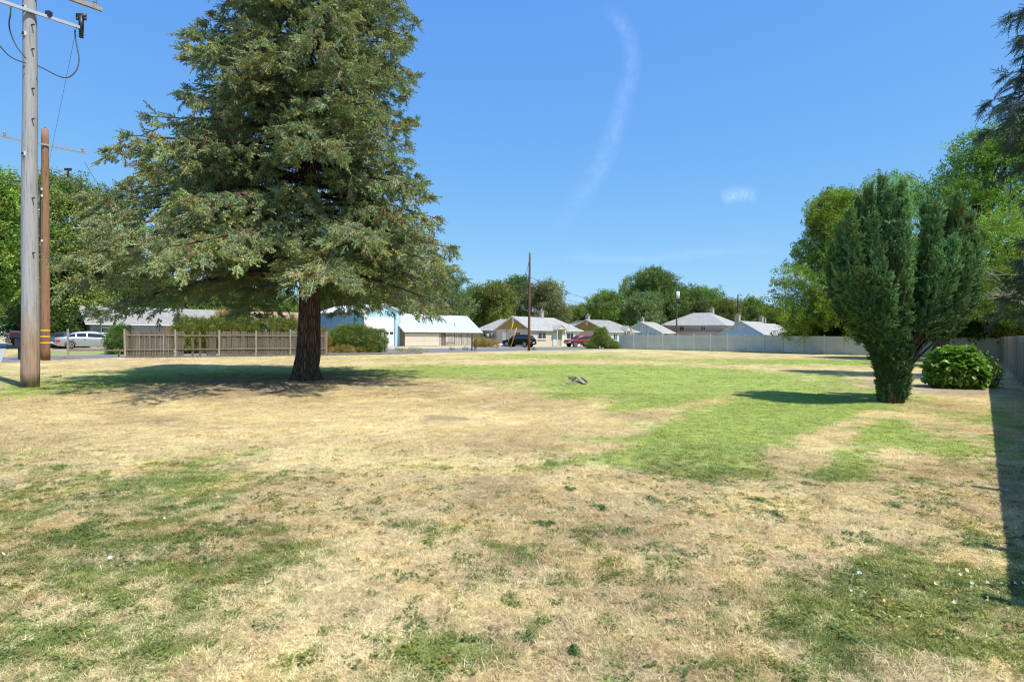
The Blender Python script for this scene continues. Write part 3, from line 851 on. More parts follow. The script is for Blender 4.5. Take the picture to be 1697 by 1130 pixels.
def brown_pole():
    b = G(75, 597.5)
    t = thing('utility_pole', 'reddish brown utility pole with three yellow bands near its foot', 'utility pole', b)
    H = D(76, 215, b.y).z
    mb = MB(); n = 24; mb.tube([(0, 0, H * i / n) for i in range(n + 1)], [.235 - .065 * i / n for i in range(n + 1)], 20, wob=.02)
    mb.build('shaft', BROWNPOLE, t, True)
    z1 = D(75, 241.5, b.y).z; off = Vector((AL.y, -AL.x, 0)) * .2
    am = MB(); am.beam(AL * -1.9 + off + Vector((0, 0, z1)), AL * 1.9 + off + Vector((0, 0, z1)), .07, .09); am.build('crossarm', ARMW, t)
    for s_ in (-1.75, 1.7): insulator(AL * s_ + off + Vector((0, 0, z1 + .02)), t, 1.3)
    insulator(Vector((0, 0, H)), t, 1.0)
    z2 = D(85, 278, b.y).z
    am = MB(); am.beam(Vector((.1, 0, z2)), AL * 1.1 + Vector((0, 0, z2)), .05, .06); am.build('bracket', STEEL, t)
    m2 = MB(); m2.box((-.2, -.03, .05), (.2, .03, .2)); m2.box((-.04, -.04, -.35), (.04, .04, .1))
    o = m2.build('cutout_switch', DARKST, t); o.location = AL * 1.05 + Vector((0, 0, z2))
    for py in (547.5, 557.5, 567.8):
        z = D(75, py, b.y).z; m2 = MB(); m2.tube([(0, 0, z - .035), (0, 0, z + .035)], .2335, 20, cap=False); m2.build('yellow_band', YEL, t, True)
    z = D(70, 539, b.y).z; m2 = MB(); m2.box((-.08, -.01, -.09), (.08, .01, .09)); o = m2.build('number_tag', YEL, t); o.location = (-.15, -.21, z); o.rotation_euler = (0, 0, -.6)
    m2 = MB(); m2.tube([(0, 0, 0), (0, 0, 2.9)], .045, 8); o = m2.build('conduit', DARKST, t, True); o.location = (-.24, -.02, D(70, 400, b.y).z)
    for py in (315, 326, 400):
        m2 = MB(); m2.box((-.05, -.015, -.06), (.05, .015, .06)); o = m2.build('bolt_plate', WHITE, t); o.location = (0, -.22, D(75, py, b.y).z)
brown_pole()

MIDPOLE = G(876.5, 581.3)
def plain_pole(px, base, toppy, r0, label, mat, extra=None):
    H = D(px, toppy, base.y).z
    t = thing('utility_pole', label, 'utility pole', base)
    mb = MB(); mb.tube([(0, 0, H * i / 8) for i in range(9)], [r0 - r0 * .3 * i / 8 for i in range(9)], 12); mb.build('shaft', mat, t, True)
    return t, H
t, HM = plain_pole(877, MIDPOLE, 420, .15, 'slim brown utility pole standing before the black suv', pole_mat('slim_pole', (.17, .10, .07), (.16, .085, .05), 2.0, .5))
insulator(Vector((0, 0, HM)), t, 1.0)
for (x0, y0), (x1, y1), lb in (((846.5, 575.5), (856, 543), 'lower yellow guy wire guard beside the black suv'), ((842.5, 566), (850.5, 534), 'upper yellow guy wire guard rising over the black suv')):
    a = D(x0, y0, 66 if y0 > 570 else 70); a.z = max(a.z, 0); b = D(x1, y1, a.y - 1)
    g_ = thing('guy_wire', lb, 'guy wire', a, group='yellow guy wire guards beside the black suv')
    mb = MB(); mb.tube([(0, 0, 0), b - a], .055, 8); mb.build('guard', YEL, g_, True)
    mb = MB(); mb.tube([b - a, Vector((MIDPOLE.x, MIDPOLE.y, HM - .5)) - a], .012, 4); mb.build('wire', WIRE, g_)
PA = D(1121, 560, 112); PA.z = 0
t, H = plain_pole(1121, PA, 469, .15, 'far pole with a pale transformer can behind the hipped house', simple('far_pole', (.12, .10, .09), (.08, .07, .06)))
mb = MB(); mb.tube([(.1, -.3, D(1120, 495, 112).z), (.1, -.3, D(1120, 484, 112).z)], .33, 12); mb.ellipsoid((.1, -.3, D(1120, 484, 112).z), (.33, .33, .12)); mb.build('transformer', WHITE, t, True)
PB = D(1222, 560, 118); PB.z = 0
t, H2 = plain_pole(1222, PB, 488, .17, 'dark bare pole between hipped house and blue cottage', simple('dark_pole', (.05, .045, .04), (.035, .03, .03)))

def wire(a, b, sag, r, label, n=14):
    a = Vector(a); b = Vector(b); mb = MB()
    pts = [a.lerp(b, i / n) - Vector((0, 0, sag * 4 * (i / n) * (1 - i / n))) for i in range(n + 1)]
    mb.tube([p - a for p in pts], r, 4); o = mb.build('overhead_wire', WIRE, None, label=label, cat='wire', group='thin overhead service wires')
    o.location = a
MT = Vector((MIDPOLE.x, MIDPOLE.y, 0))
wire(MT + Vector((0, 0, D(880, 459, MIDPOLE.y).z)), D(1040, 505, 105), .8, .022, 'upper of two wires falling right from the slim brown pole')
wire(MT + Vector((0, 0, D(880, 480, MIDPOLE.y).z)), D(1010, 505, 100), .5, .02, 'lower of two wires falling right from the slim brown pole')
wire(D(700, 477, 80), MT + Vector((0, 0, D(880, 482, MIDPOLE.y).z)), .2, .02, 'thin wire between the fir and the slim brown pole')
wire(PA + Vector((0, 0, D(1121, 496, 112).z)), D(1180, 517, 100), .5, .03, 'thin wire from transformer pole to the hipped roof')
wire(G(75, 597.5) + Vector((0, 0, D(75, 393, 32).z)), D(560, 425, 66), 1.2, .02, 'thin wire running from the brown pole behind the fir')
wire(G(75, 597.5) + Vector((1.2, 1.4, D(75, 252, 32).z)), D(196, 322, 40), .6, .012, 'thin wire dropping from the brown pole crossarm')
wire(D(-60, 262, 25), G(50, 642) + Vector((-.1, .1, D(40, 296, 17).z)), .3, .018, 'short wire reaching the grey pole out of the sky')
wire(D(127, 45, 17.8), D(75, 300, 32), .0, .006, 'hair-thin tie wire sloping between the two wooden poles')

# ------------------------------------------------------------------ foliage sources
def needle_spray(seed, L=.5, shoots=7, nn=13, nl=.034, nw=.0075, droop=.25, flat=.5):
    R = random.Random(seed); mb = MB()
    def shoot(p, d, l):
        d = d.normalized(); ref = Vector((0, 0, 1)) if abs(d.z) < .9 else Vector((1, 0, 0))
        s = d.cross(ref).normalized(); u = s.cross(d)
        k = int(nn * l / .2)
        for i in range(max(k, 4)):
            q = p + d * (l * (i + .5) / max(k, 4)); a = R.uniform(0, 6.28)
            rd = s * cos(a) + u * sin(a) * .8
            tip = q + rd * nl * R.uniform(.7, 1.15) + d * nl * R.uniform(.4, .9)
            w = d.cross(rd).normalized() * nw * .5 + d * nw * .3
            mb.quad([q - w, q + w, tip])
            # a second blade lying across gives the shoot body
            w2 = d * nw * .9
            tip2 = q - rd * nl * .8 + d * nl * .5
            mb.quad([q - w2, q + w2, tip2])
        mb.beam(p, p + d * l, .007, .007)
    main = Vector((1, 0, -droop * .3))
    for i in range(shoots):
        u = (i + .4) / shoots
        p = Vector((L * .75 * u, 0, -droop * L * .5 * u * u))
        if i == shoots - 1: shoot(p, Vector((1, R.uniform(-.2, .2), -droop)), L * .42); continue
        for sg in ((-1, 1) if R.random() < .75 else (R.choice((-1, 1)),)):
            shoot(p, Vector((R.uniform(.6, 1.0), sg * R.uniform(.5, 1.0), R.uniform(-flat, flat * .5) - droop * .6)), L * R.uniform(.28, .45) * (1.1 - u * .4))
    mb.beam((0, 0, 0), (L * .75, 0, -droop * L * .4), .012, .012)
    return mb

def leaf_spray(seed, n=16, L=.5, leaf=.1, narrow=.5, hang=.3):
    R = random.Random(seed); mb = MB()
    for i in range(n):
        u = R.random(); c = Vector((L * u, R.uniform(-.5, .5) * L * .6, R.uniform(-.35, .35) * L))
        az = R.uniform(-1.9, 1.9); pt = R.uniform(-1.0, .5) - hang
        d = Vector((cos(az) * cos(pt), sin(az) * cos(pt), sin(pt)))
        s = d.cross(Vector((R.uniform(-.6, .6), R.uniform(-.6, .6), 1))).normalized() * leaf * narrow * R.uniform(.7, 1.1)
        l = leaf * R.uniform(.7, 1.3); m_ = c + d * l * .5
        fold = d.cross(s).normalized() * leaf * .08
        mb.quad([c, m_ + s * .5 + fold, c + d * l, m_ - s * .5 + fold])
    return mb

def compound_spray(seed, n=6, L=.55, pinn=7):
    """twig of feathery compound leaves (locust, walnut, ash)"""
    R = random.Random(seed); mb = MB()
    for i in range(n):
        c = Vector((L * R.random(), R.uniform(-.3, .3) * L, R.uniform(-.3, .3) * L))
        az = R.uniform(-2.2, 2.2); pt = R.uniform(-.9, .3)
        d = Vector((cos(az) * cos(pt), sin(az) * cos(pt), sin(pt))); s = d.cross(Vector((0, 0, 1))).normalized()
        ll = R.uniform(.22, .36)
        for k in range(pinn):
            q = c + d * ll * (k + .5) / pinn + Vector((0, 0, -.12 * (k / pinn) ** 2))
            for sg in (-1, 1):
                e = (s * sg + d * .35 + Vector((0, 0, R.uniform(-.4, .1)))).normalized() * R.uniform(.07, .1)
                w = d * .017
                mb.quad([q, q + e * .5 + w, q + e, q + e * .5 - w])
    return mb

NEEDLE = leafmat('fir_needles', (.25, .32, .145), .12, .45, .30, (1.2, 1.08, .75), .4)
fir_src = [source('fir_spray_%d' % i, needle_spray(500 + i, .42, 6, 17, .048, .014, .12, .75), NEEDLE) for i in range(6)]
CONE = simple('fir_cone', (.28, .12, .07), (.17, .07, .04), 12, .8)
FIRBARK = bark('fir_bark', (.21, .135, .09), (.11, .07, .05), 5)
DEADTWIG = simple('dead_twig', (.46, .42, .38), (.3, .27, .24), 8, .9)

def interp(pairs, h): return float(np.interp(h, [p[0] for p in pairs], [p[1] for p in pairs]))

def conifer(name, label, base, H, r0, left, right, front, back, hmin, src, mat_bark, seed, step=.42, nbr=6, droop=.35, dens=1.0, col=(1, 1, 1), cones=True, spr=1.0, skip=None, hfrom=None, az_keep=None, limit=None):
    t = thing(name, label, 'tree', base); R = random.Random(seed)
    mb = MB(); n = 26
    pts = []; rad = []
    for i in range(n + 1):
        u = i / n; z = H * u
        pts.append((.12 * sin(z * .35), .08 * sin(z * .5 + 1), z)); rad.append(r0 * ((1 - u) ** .8 * .82 + .02) + (r0 * .42 * math.exp(-z * 2.2)))
    # extra rings low down for the root flare
    low = [(0, 0, z) for z in (-.05, .08, .2, .36, .55)]
    mb.tube(low + pts[1:], [r0 * (.82 + .42 * math.exp(-z[2] * 3.2)) * (1 if z[2] > 0 else 1.05) for z in low] + rad[1:], 28, wob=.06, seed=seed)
    mb.build('trunk', mat_bark, t, True)
    P = []; DR = []; SC = []; CO = []; cone_p = []
    br = MB(); tw = MB()
    z = hmin
    while z < H - .3:
        k = nbr if z > hmin + .6 else nbr + 1; a0 = R.uniform(0, 6.28)
        for j in range(k):
            az = a0 + 2 * pi * j / k + R.uniform(-.35, .35)
            cx, sy = cos(az), sin(az)
            rx = interp(right if cx > 0 else left, z); ry = interp(back if sy > 0 else front, z)
            L = 1.0 / math.sqrt((cx / rx) ** 2 + (sy / ry) ** 2) * R.uniform(.76, 1.06)
            if limit: L = min(L, limit(z, cx, sy) * R.uniform(.84, 1.0))
            if R.random() < .07: L *= .65
            if skip and skip(az, z, R): continue
            if az_keep and not az_keep(cx, sy): continue
            # curve of the limb: out, sagging, tip lifting
            up0 = .15 + .5 * max(0, (z / H - .45)); sag = droop * (1.1 - z / H)
            def bp(u):
                r = L * u
                return Vector((cx * r, sy * r, z + L * (up0 * u - (up0 + sag) * u * u + sag * .45 * u ** 4)))
            off = Vector((.12 * sin(z * .35), .08 * sin(z * .5 + 1), 0))
            seg = 7; rb = .022 + .011 * L
            br.tube([off + bp(i / seg) for i in range(seg + 1)], [rb * (1 - .88 * i / seg) for i in range(seg + 1)], 6, cap=False)
            # foliage laterals
            ns = max(4, int(L * 4.6 * dens))
            for i in range(ns):
                u = .22 + .78 * (i + R.random() * .8) / ns
                if u > 1: u = 1
                p = bp(u); d = (bp(min(u + .02, 1.02)) - bp(u - .02)).normalized()
                side = Vector((-sy, cx, 0)) * (1 if i % 2 else -1)
                ll = (.30 + .24 * L * (1 - u) ** .7) * R.uniform(.7, 1.25)
                ld = (d * R.uniform(.45, .9) + side * R.uniform(.7, 1.0) + Vector((0, 0, R.uniform(-.4, .05)))).normalized()
                m_ = max(1, int(ll / .23))
                if ll > .7 and R.random() < .4: br.tube([off + p, off + p + ld * ll * .9 + Vector((0, 0, -.12 * ll))], [.012, .004], 4, cap=False)
                for q in range(m_):
                    v = (q + .6) / m_
                    pp = p + ld * ll * v + Vector((0, 0, -.25 * ll * v * v))
                    for rep in range(2 if R.random() < .55 else 1):
                        dd = (ld + d * R.uniform(-.2, .6) + Vector((R.uniform(-.7, .7), R.uniform(-.7, .7), R.uniform(-.8, .5 if rep else .8)))).normalized()
                        P.append(off + pp + Vector((R.uniform(-.12, .12), R.uniform(-.12, .12), R.uniform(-.28, .14)))); DR.append(dd); SC.append(R.uniform(.75, 1.25) * spr)
                if cones and R.random() < .30 and u > .5: cone_p.append(off + p + ld * ll * .7 + Vector((0, 0, -.05)))
            for rep in range(4):
                P.append(off + bp(.97 + .03 * R.random())); DR.append((d + Vector((R.uniform(-.5, .5), R.uniform(-.5, .5), R.uniform(-.4, .3)))).normalized()); SC.append(R.uniform(.8, 1.2) * spr)
            if cones and R.random() < .35:     # bare pale dead twigs hanging inside
                u = R.uniform(.3, .85); p = off + bp(u)
                for _ in range(3):
                    e = Vector((R.uniform(-.4, .4), R.uniform(-.4, .4), R.uniform(-.9, -.2))) * R.uniform(.4, .8)
                    tw.tube([p, p + e * .5 + Vector((R.uniform(-.1, .1), R.uniform(-.1, .1), 0)), p + e], [.008, .006, .002], 3, cap=False)
        z += step * R.uniform(.8, 1.2) * (1 if z < H * .7 else .8)
    br.build('limbs', mat_bark, t, True, kind='stuff')
    if tw.v: tw.build('dead_twigs', DEADTWIG, t, kind='stuff')
    P = np.array(P); DR = np.array(DR); N = len(P); r = rng(seed)
    c = np.ones((N, 3)) * np.array(col)
    c *= r.uniform(.7, 1.25, (N, 1)); c[:, 0] *= r.uniform(.85, 1.3, N); c[:, 2] *= r.uniform(.8, 1.35, N)
    scatter('foliage', P, dirs_to_euler(DR, r.uniform(-1.2, 1.2, N)), np.array(SC), c, r.randint(0, len(src), N), src, t)
    if cones and cone_p:
        cb = MB(); cb.ellipsoid((0, 0, -.035), (.017, .017, .042), nu=7, nv=5)
        cs = source('cone_source', cb, CONE)
        Q = []
        for p in cone_p:
            for _ in range(R.randint(2, 6)): Q.append(p + Vector((R.uniform(-.2, .2), R.uniform(-.2, .2), R.uniform(-.08, .12))))
        Q = np.array(Q); M = len(Q)
        scatter('cones', Q, np.stack([r.normal(0, .7, M), r.normal(0, .7, M), r.uniform(0, 6, M)], 1), r.uniform(.9, 1.5, M), np.ones((M, 3)), np.zeros(M, int), [cs], t)
    print(name, 'sprays', N)
    return t

FB = G(507, 629)
def fir_limit(z, cx, sy):
    """sides of the crown: it was trimmed by its neighbours, so it is narrower than round on both sides"""
    ml = interp([(2, -.86), (5, -.84), (6.2, -.79), (7.4, -.77), (8.4, -.74), (9.3, -.62), (12, -.59), (14.3, -.53), (24, -.42)], z)
    mr = interp([(2, -.085), (4.5, -.09), (6, -.115), (8, -.13), (9, -.165), (11, -.165), (14.3, -.15), (24, -.3)], z)
    out = 99.0
    for m_, sg in ((ml, -1), (mr, 1)):
        den = sg * (cx - m_ * sy); num = sg * (m_ * FB.y - FB.x)
        if den > 1e-3: out = min(out, num / den)
    return max(out, 1.2)
conifer('fir_tree', 'huge dark fir with drooping cone-laden branches in the middle of the turf', G(507, 629), 23.5, .50,
        [(2, 8.0), (3.2, 9.2), (5, 9.2), (6.6, 8.0), (7.8, 7.9), (8.6, 6.6), (9.4, 5.0), (10.5, 4.6), (14, 3.5), (18, 2.4), (23.5, .2)],
        [(2, 5.6), (3.6, 5.9), (5, 5.5), (7, 5.1), (9, 4.5), (12, 4.4), (14.3, 4.1), (18, 2.4), (23.5, .2)],
        [(2, 7.5), (4, 8.9), (7, 7.0), (9, 5.4), (12, 5.2), (15, 4.2), (18, 2.4), (23.5, .2)],
        [(2, 6), (4, 7), (7, 6), (9, 5.0), (12, 4.4), (18, 2.4), (23.5, .2)],
        3.85, fir_src, FIRBARK, 77, step=.56, nbr=7, limit=fir_limit, skip=lambda az, z, R_: z < 4.7 and sin(az) < -.45 and abs(cos(az) + .15) < .45)

# ------------------------------------------------------------------ broad-leaved trees
TBARK = bark('grey_bark', (.20, .16, .12), (.12, .10, .08), 5)
leafA = leafmat('leaf_mid', (.13, .18, .055), .28, .5, .25)
srcA = [source('leaf_spray_%d' % i, leaf_spray(600 + i, 18, .55, .13, .6), leafA) for i in range(5)]
leafB = leafmat('leaf_feathery', (.155, .235, .05), .32, .5, .25, (1.15, 1.05, .7))
srcB = [source('feather_spray_%d' % i, compound_spray(620 + i, 9), leafB) for i in range(5)]
leafC = leafmat('leaf_far', (.145, .20, .068), .25, .55, .25)
srcC = [source('far_spray_%d' % i, leaf_spray(640 + i, 15, 1.0, .30, .6), leafC) for i in range(5)]

def broadleaf(name, label, base, trunk_r, z0, z1, rx, ry, n_blobs, blob_r, dens, src, seed, col=(1, 1, 1), ctr=(0, 0), lean=0.0, cat='tree', group=None, prof=None, sc=(.8, 1.25), bark_=None, trunk=True, warmth=.0, hang=.0):
    t = thing(name, label, cat, base, group=group); R = random.Random(seed); r = rng(seed)
    blobs = []
    for i in range(n_blobs):
        u = (i + R.random()) / n_blobs
        pr = interp(prof, u) if prof else math.sin(pi * min(max(.12 + .80 * u, 0), 1)) ** .6
        a = R.uniform(0, 6.28); q = R.uniform(.35, .95) ** .6
        br_ = blob_r * R.uniform(.65, 1.25)
        q2 = max(0, pr - br_ / max(rx, ry) * .7)
        c = Vector((ctr[0] + lean * u + cos(a) * rx * q2 * q, ctr[1] + sin(a) * ry * q2 * q, z0 + (z1 - z0) * u))
        c.z = min(max(c.z, z0 + br_ * .6), z1 - br_ * .75)
        blobs.append((c, br_))
    if trunk:
        mb = MB(); top = Vector((ctr[0] * .8 + lean * .5, ctr[1] * .8, z0 + (z1 - z0) * .6)); n = 9
        tp = [Vector((top.x * (i / n) ** 1.3 + .12 * trunk_r * sin(i), top.y * (i / n) ** 1.3, top.z * i / n)) for i in range(n + 1)]
        mb.tube(tp, [trunk_r * (1.25 if i == 0 else 1) * (1 - .7 * i / n) for i in range(n + 1)], 12, wob=.06, seed=seed)
        mb.build('trunk', bark_ or TBARK, t, True)
        lb = MB()
        for c, br_ in blobs[::2]:
            f = R.uniform(.35, .9); k = min(int(f * n), n - 1); s = tp[k]
            if c.z < s.z - .3: s = tp[max(2, int(k * .5))]
            mid = (s + c) / 2 + Vector((0, 0, .12 * (c - s).length))
            lb.tube([s, mid, c], [trunk_r * .32, trunk_r * .2, trunk_r * .05], 6, cap=False)
        lb.build('limbs', bark_ or TBARK, t, True, kind='stuff')
    P = []; DR = []
    BV = []
    for c, br_ in blobs:
        m_ = int(dens * br_ * br_ * 12)
        d = r.normal(0, 1, (m_, 3)); d /= np.linalg.norm(d, axis=1, keepdims=True)
        d[:, 2] = np.where(d[:, 2] < -.3, d[:, 2] * .6, d[:, 2])
        q = br_ * (r.uniform(.35, 1.0, (m_, 1)) ** .5) * (1 + .25 * np.sin(d[:, :1] * 5 + c.x) * np.cos(d[:, 1:2] * 4 + c.z))
        P.append(np.array(c)[None, :] + d * q * np.array([1, 1, .82]))
        DR.append(d + r.normal(0, .45, (m_, 3)) + np.array([0, 0, -hang])); BV.append(np.full((m_, 1), R.uniform(.68, 1.32)))
    P = np.concatenate(P); DR = np.concatenate(DR); P[:, 2] = np.maximum(P[:, 2], .05); N = len(P)
    c = np.ones((N, 3)) * np.array(col) * np.concatenate(BV); c *= r.uniform(.7, 1.3, (N, 1)); c[:, 0] *= 1 + r.uniform(-.15, .25 + warmth, N)
    scatter('crown', P, dirs_to_euler(DR, r.uniform(-3, 3, N)), r.uniform(*sc, N), c, r.randint(0, len(src), N), src, t)
    print(name, N)
    return t

def at(px, Y): 
    p = D(px, 560, Y); p.z = 0
    return p
def hz(px, py, Y): return D(px, py, Y).z
def bgtree(px, py_top, w, Y, label, seed, col=(1, 1, 1), py_bot=545, nb=26, name='leafy_tree', group=None, dens=1.0, bf=.3, **k):
    z1 = hz(px, py_top - 3, Y); z0 = max(hz(px, py_bot, Y), .8); rx = w / 2 * 1.22 * Y / FPX
    return broadleaf(name, label, at(px, Y), .18 + z1 * .014, z0, z1, rx, rx * .9, nb, rx * bf + .6, dens * 1.7, srcC, seed, col, group=group, sc=(.75, 1.2), **k)

BGG = 'leafy trees behind the houses'
bgtree(732, 452, 90, 105, 'pale bluish green tree behind the metal roofed shed', 11, (.95, 1.05, 1.5), group=BGG)
bgtree(790, 480, 62, 110, 'first leafy tree right of the shed roof', 12, (.9, 1, .9), group=BGG)
bgtree(826, 474, 56, 108, 'rounded yellow-green tree above the duplex hip roof', 13, (1.15, 1.05, .8), group=BGG)
bgtree(862, 464, 66, 122, 'tall dark tree just left of the slim brown pole', 14, (.75, .9, .8), group=BGG)
bgtree(908, 469, 66, 118, 'drooping grey-green willow right of the slim brown pole', 15, (1.15, 1.0, 1.35), group=BGG, name='willow_tree', hang=1.2)
bgtree(957, 511, 50, 125, 'low light green tree above the far white ridge', 16, (1.1, 1.1, .9), group=BGG)
bgtree(1003, 490, 64, 118, 'fresh green tree behind the second mustard gable', 17, (.95, 1.15, .75), group=BGG)
bgtree(1075, 453, 92, 128, 'biggest dark rounded tree behind the light blue cottage', 18, (.8, .92, .8), nb=34, group=BGG)
bgtree(1068, 492, 60, 114, 'silvery green tree above the light blue cottage roof', 19, (1.1, 1.2, 1.7), group=BGG)
bgtree(1128, 478, 66, 124, 'dark tree directly behind the transformer pole', 20, (.78, .9, .8), group=BGG)
bgtree(1168, 484, 62, 128, 'bright green flat-topped tree behind the hipped roof', 21, (.9, 1.2, .7), group=BGG)
bgtree(1205, 502, 46, 122, 'small olive tree left of the dark bare pole', 22, (1.1, 1.0, .8), group=BGG)
bgtree(1241, 499, 40, 124, 'small rounded green tree right of the dark bare pole', 23, (.95, 1.15, .85), group=BGG)
bgtree(1268, 514, 40, 130, 'low tree between bare pole and the tall locust', 24, (1, 1, .9), group=BGG)
bgtree(1300, 520, 60, 128, 'low green tree partly behind the tall locust', 25, (.9, 1, .8), group=BGG)
# far left trees
bgtree(112, 306, 190, 62, 'tall loose light green tree behind the brown pole', 30, (1.3, 1.3, 1.25), py_bot=535, nb=52, bf=.22, dens=1.5)
bgtree(-20, 292, 130, 50, 'leafy tree overhanging the left edge behind the grey pole', 31, (1.3, 1.5, .9), py_bot=500, nb=34, bf=.26, dens=1.4)
bgtree(48, 478, 60, 110, 'dark green tree between the cottage and the brown pole', 32, (.75, .9, .7), py_bot=548, nb=18)
bgtree(15, 492, 50, 170, 'distant dark tree above the small street cottage', 33, (.6, .75, .65), nb=14)
bgtree(205, 430, 150, 78, 'dark green tree behind the ranch house', 34, (.8, .95, .75), py_bot=545, nb=30)
bgtree(330, 470, 160, 86, 'broad green tree mostly hidden behind the fir', 35, (.85, 1, .8), nb=30)
bgtree(455, 490, 120, 96, 'green tree behind the peach roofed outbuilding', 36, (.9, 1.05, .8), nb=22)
bgtree(560, 478, 110, 108, 'green tree behind the blue workshop roof', 37, (.9, 1, .8), nb=20)
bgtree(648, 470, 90, 112, 'green tree hidden behind the fir above the workshop', 38, (.9, 1, .8), nb=20)
bgtree(100, 520, 120, 58, 'dark shady shrub mass behind the silver sedan', 39, (.55, .7, .5), py_bot=565, nb=20, trunk=False, name='dark_shrub')
# far-off wood closing the horizon: reads as one mass
r = rng(3); N = 9000
az_ = r.uniform(-1.02, 1.02, N); dd_ = r.uniform(185, 235, N)
top_ = 7.5 + 4.5 * fbm(az_ * 22, dd_ * .02, 5, 3) + 3 * (vn(az_ * 90, dd_ * .05, 8) - .5)
zz_ = top_ * r.uniform(0, 1, N) ** .7
P = np.stack([dd_ * np.sin(az_), dd_ * np.cos(az_), zz_], 1)
scatter('treeline', P, np.stack([r.uniform(-3, 3, N), r.uniform(-1, 1, N), r.uniform(-3, 3, N)], 1), r.uniform(1.6, 3.2, N), np.ones((N, 3)) * np.array((.85, .95, .9)) * r.uniform(.7, 1.25, (N, 1)), r.randint(0, 5, N), srcC, label='far-off line of trees closing the horizon', kind='stuff')

# tall locust behind the vinyl fence, big tree right, their dark understorey
broadleaf('locust_tree', 'tall yellow-green locust tree behind the vinyl fence left of the yew', at(1395, 60), .38, 1.2, hz(1365, 318, 60), 8.4, 6.5, 110, 1.35, 3.4, srcA, 51, (1.30, 1.55, .75), prof=[(0, .85), (.2, 1.0), (.45, .85), (.7, .62), (.88, .42), (1, .25)], sc=(1.1, 1.6), warmth=.1)
broadleaf('locust_tree', 'bright locust tree directly behind the yew top', at(1475, 58), .35, 4.5, hz(1465, 292, 58), 4.4, 5, 36, 1.3, 3.0, srcA, 52, (1.2, 1.6, .75), sc=(1.0, 1.5))
broadleaf('ash_tree', 'big bright green tree leaning in over the side board fence', G(1553, 600), .48, 3.0, hz(1650, 195, 40), 6.6, 6.5, 120, 1.45, 2.8, srcA, 53, (1.05, 1.5, .75), ctr=(4.6, 1.0), lean=1.2, sc=(.9, 1.35), hang=.4, prof=[(0, .8), (.3, 1), (.7, .85), (1, .35)], bark_=bark('brown_bark', (.22, .12, .08), (.12, .065, .045), 4))
broadleaf('maple_tree', 'loose light green maple low beside the board fence', at(1712, 33), .2, 2.9, hz(1650, 330, 31), 3.0, 3, 46, .95, 2.6, srcA, 54, (1.2, 1.5, .8), ctr=(-1.7, 0), sc=(.7, 1.1))
for i, (px, Y, w, top, lb) in enumerate(((1345, 66, 60, 543, 'dark hedge shrub under the locust by the blue roofs'), (1385, 62, 110, 515, 'dark shrub under the locust behind the vinyl fence'), (1470, 57, 110, 500, 'dark shrub behind the yew trunk over the fence'), (1560, 53, 130, 480, 'dark shrub behind the leaning brown trunk'), (1650, 50, 130, 440, 'dark tall shrub at the corner of both fences'), (1760, 50, 150, 400, 'dark tall shrub behind the board fence'))):
    bgtree(px, top, w, Y, lb, 60 + i, (.5, .65, .45), py_bot=566, nb=18, trunk=False, name='dark_shrub', bf=.4, dens=1.5, group='dark shrubs behind the vinyl fence')

# dark spruce outside the frame on the right, its long limbs reaching in
SPN = leafmat('spruce_needles', (.045, .085, .05), .08, .5, .25, (1.1, 1.0, .8), .35)
spr_src = [source('spruce_spray_%d' % i, needle_spray(540 + i, .55, 6, 12, .036, .008, .5, .3), SPN) for i in range(4)]
SB = at(1795, 22.5)
conifer('spruce_tree', 'dark spruce reaching in at the right edge over the board fence', SB, 18.5, .3,
        [(1, 2.6), (3, 2.8), (5.5, 2.3), (6.8, 1.2), (8.8, 1.4), (10.0, 3.6), (12.2, 4.0), (13.2, 2.2), (14.5, 3.2), (18.5, .2)], [(1, 3.5), (18.5, .2)], [(1, 2.0), (9, 1.6), (12, 2.2), (18.5, .2)], [(1, 3.5), (12, 2.5), (18.5, .2)],
        3.4, spr_src, TBARK, 91, step=.75, nbr=5, droop=.42, dens=1.1, cones=False, spr=1.15, az_keep=lambda c, s: True)
# bare silvery twigs beside the yew
t = thing('bare_branch', 'bare silvery dead branches between the yew and the board fence', 'branch', at(1690, 27))
mb = MB(); R = random.Random(12)
def twig(p, d, l, r, k):
    e = p + d * l
    mid = (p + e) / 2 + Vector((R.uniform(-.1, .1), R.uniform(-.1, .1), R.uniform(-.1, .1))) * l
    mb.tube([p, mid, e], [r, r * .8, r * .55], 4, cap=False)
    if k:
        for _ in range(3): twig(mid.lerp(e, R.random()), (d + Vector((R.uniform(-.8, .8), R.uniform(-.8, .8), R.uniform(-.6, .7)))).normalized(), l * R.uniform(.5, .75), r * .55, k - 1)
z_ = hz(1690, 480, 27)
for q in range(4): twig(Vector((1.2, 0, z_ - 1.0 + q * .45)), Vector((-1, R.uniform(-.4, .2), R.uniform(.05, .5))).normalized(), 1.5, .03, 3)
mb.build('branch', DEADTWIG, t, kind='stuff')

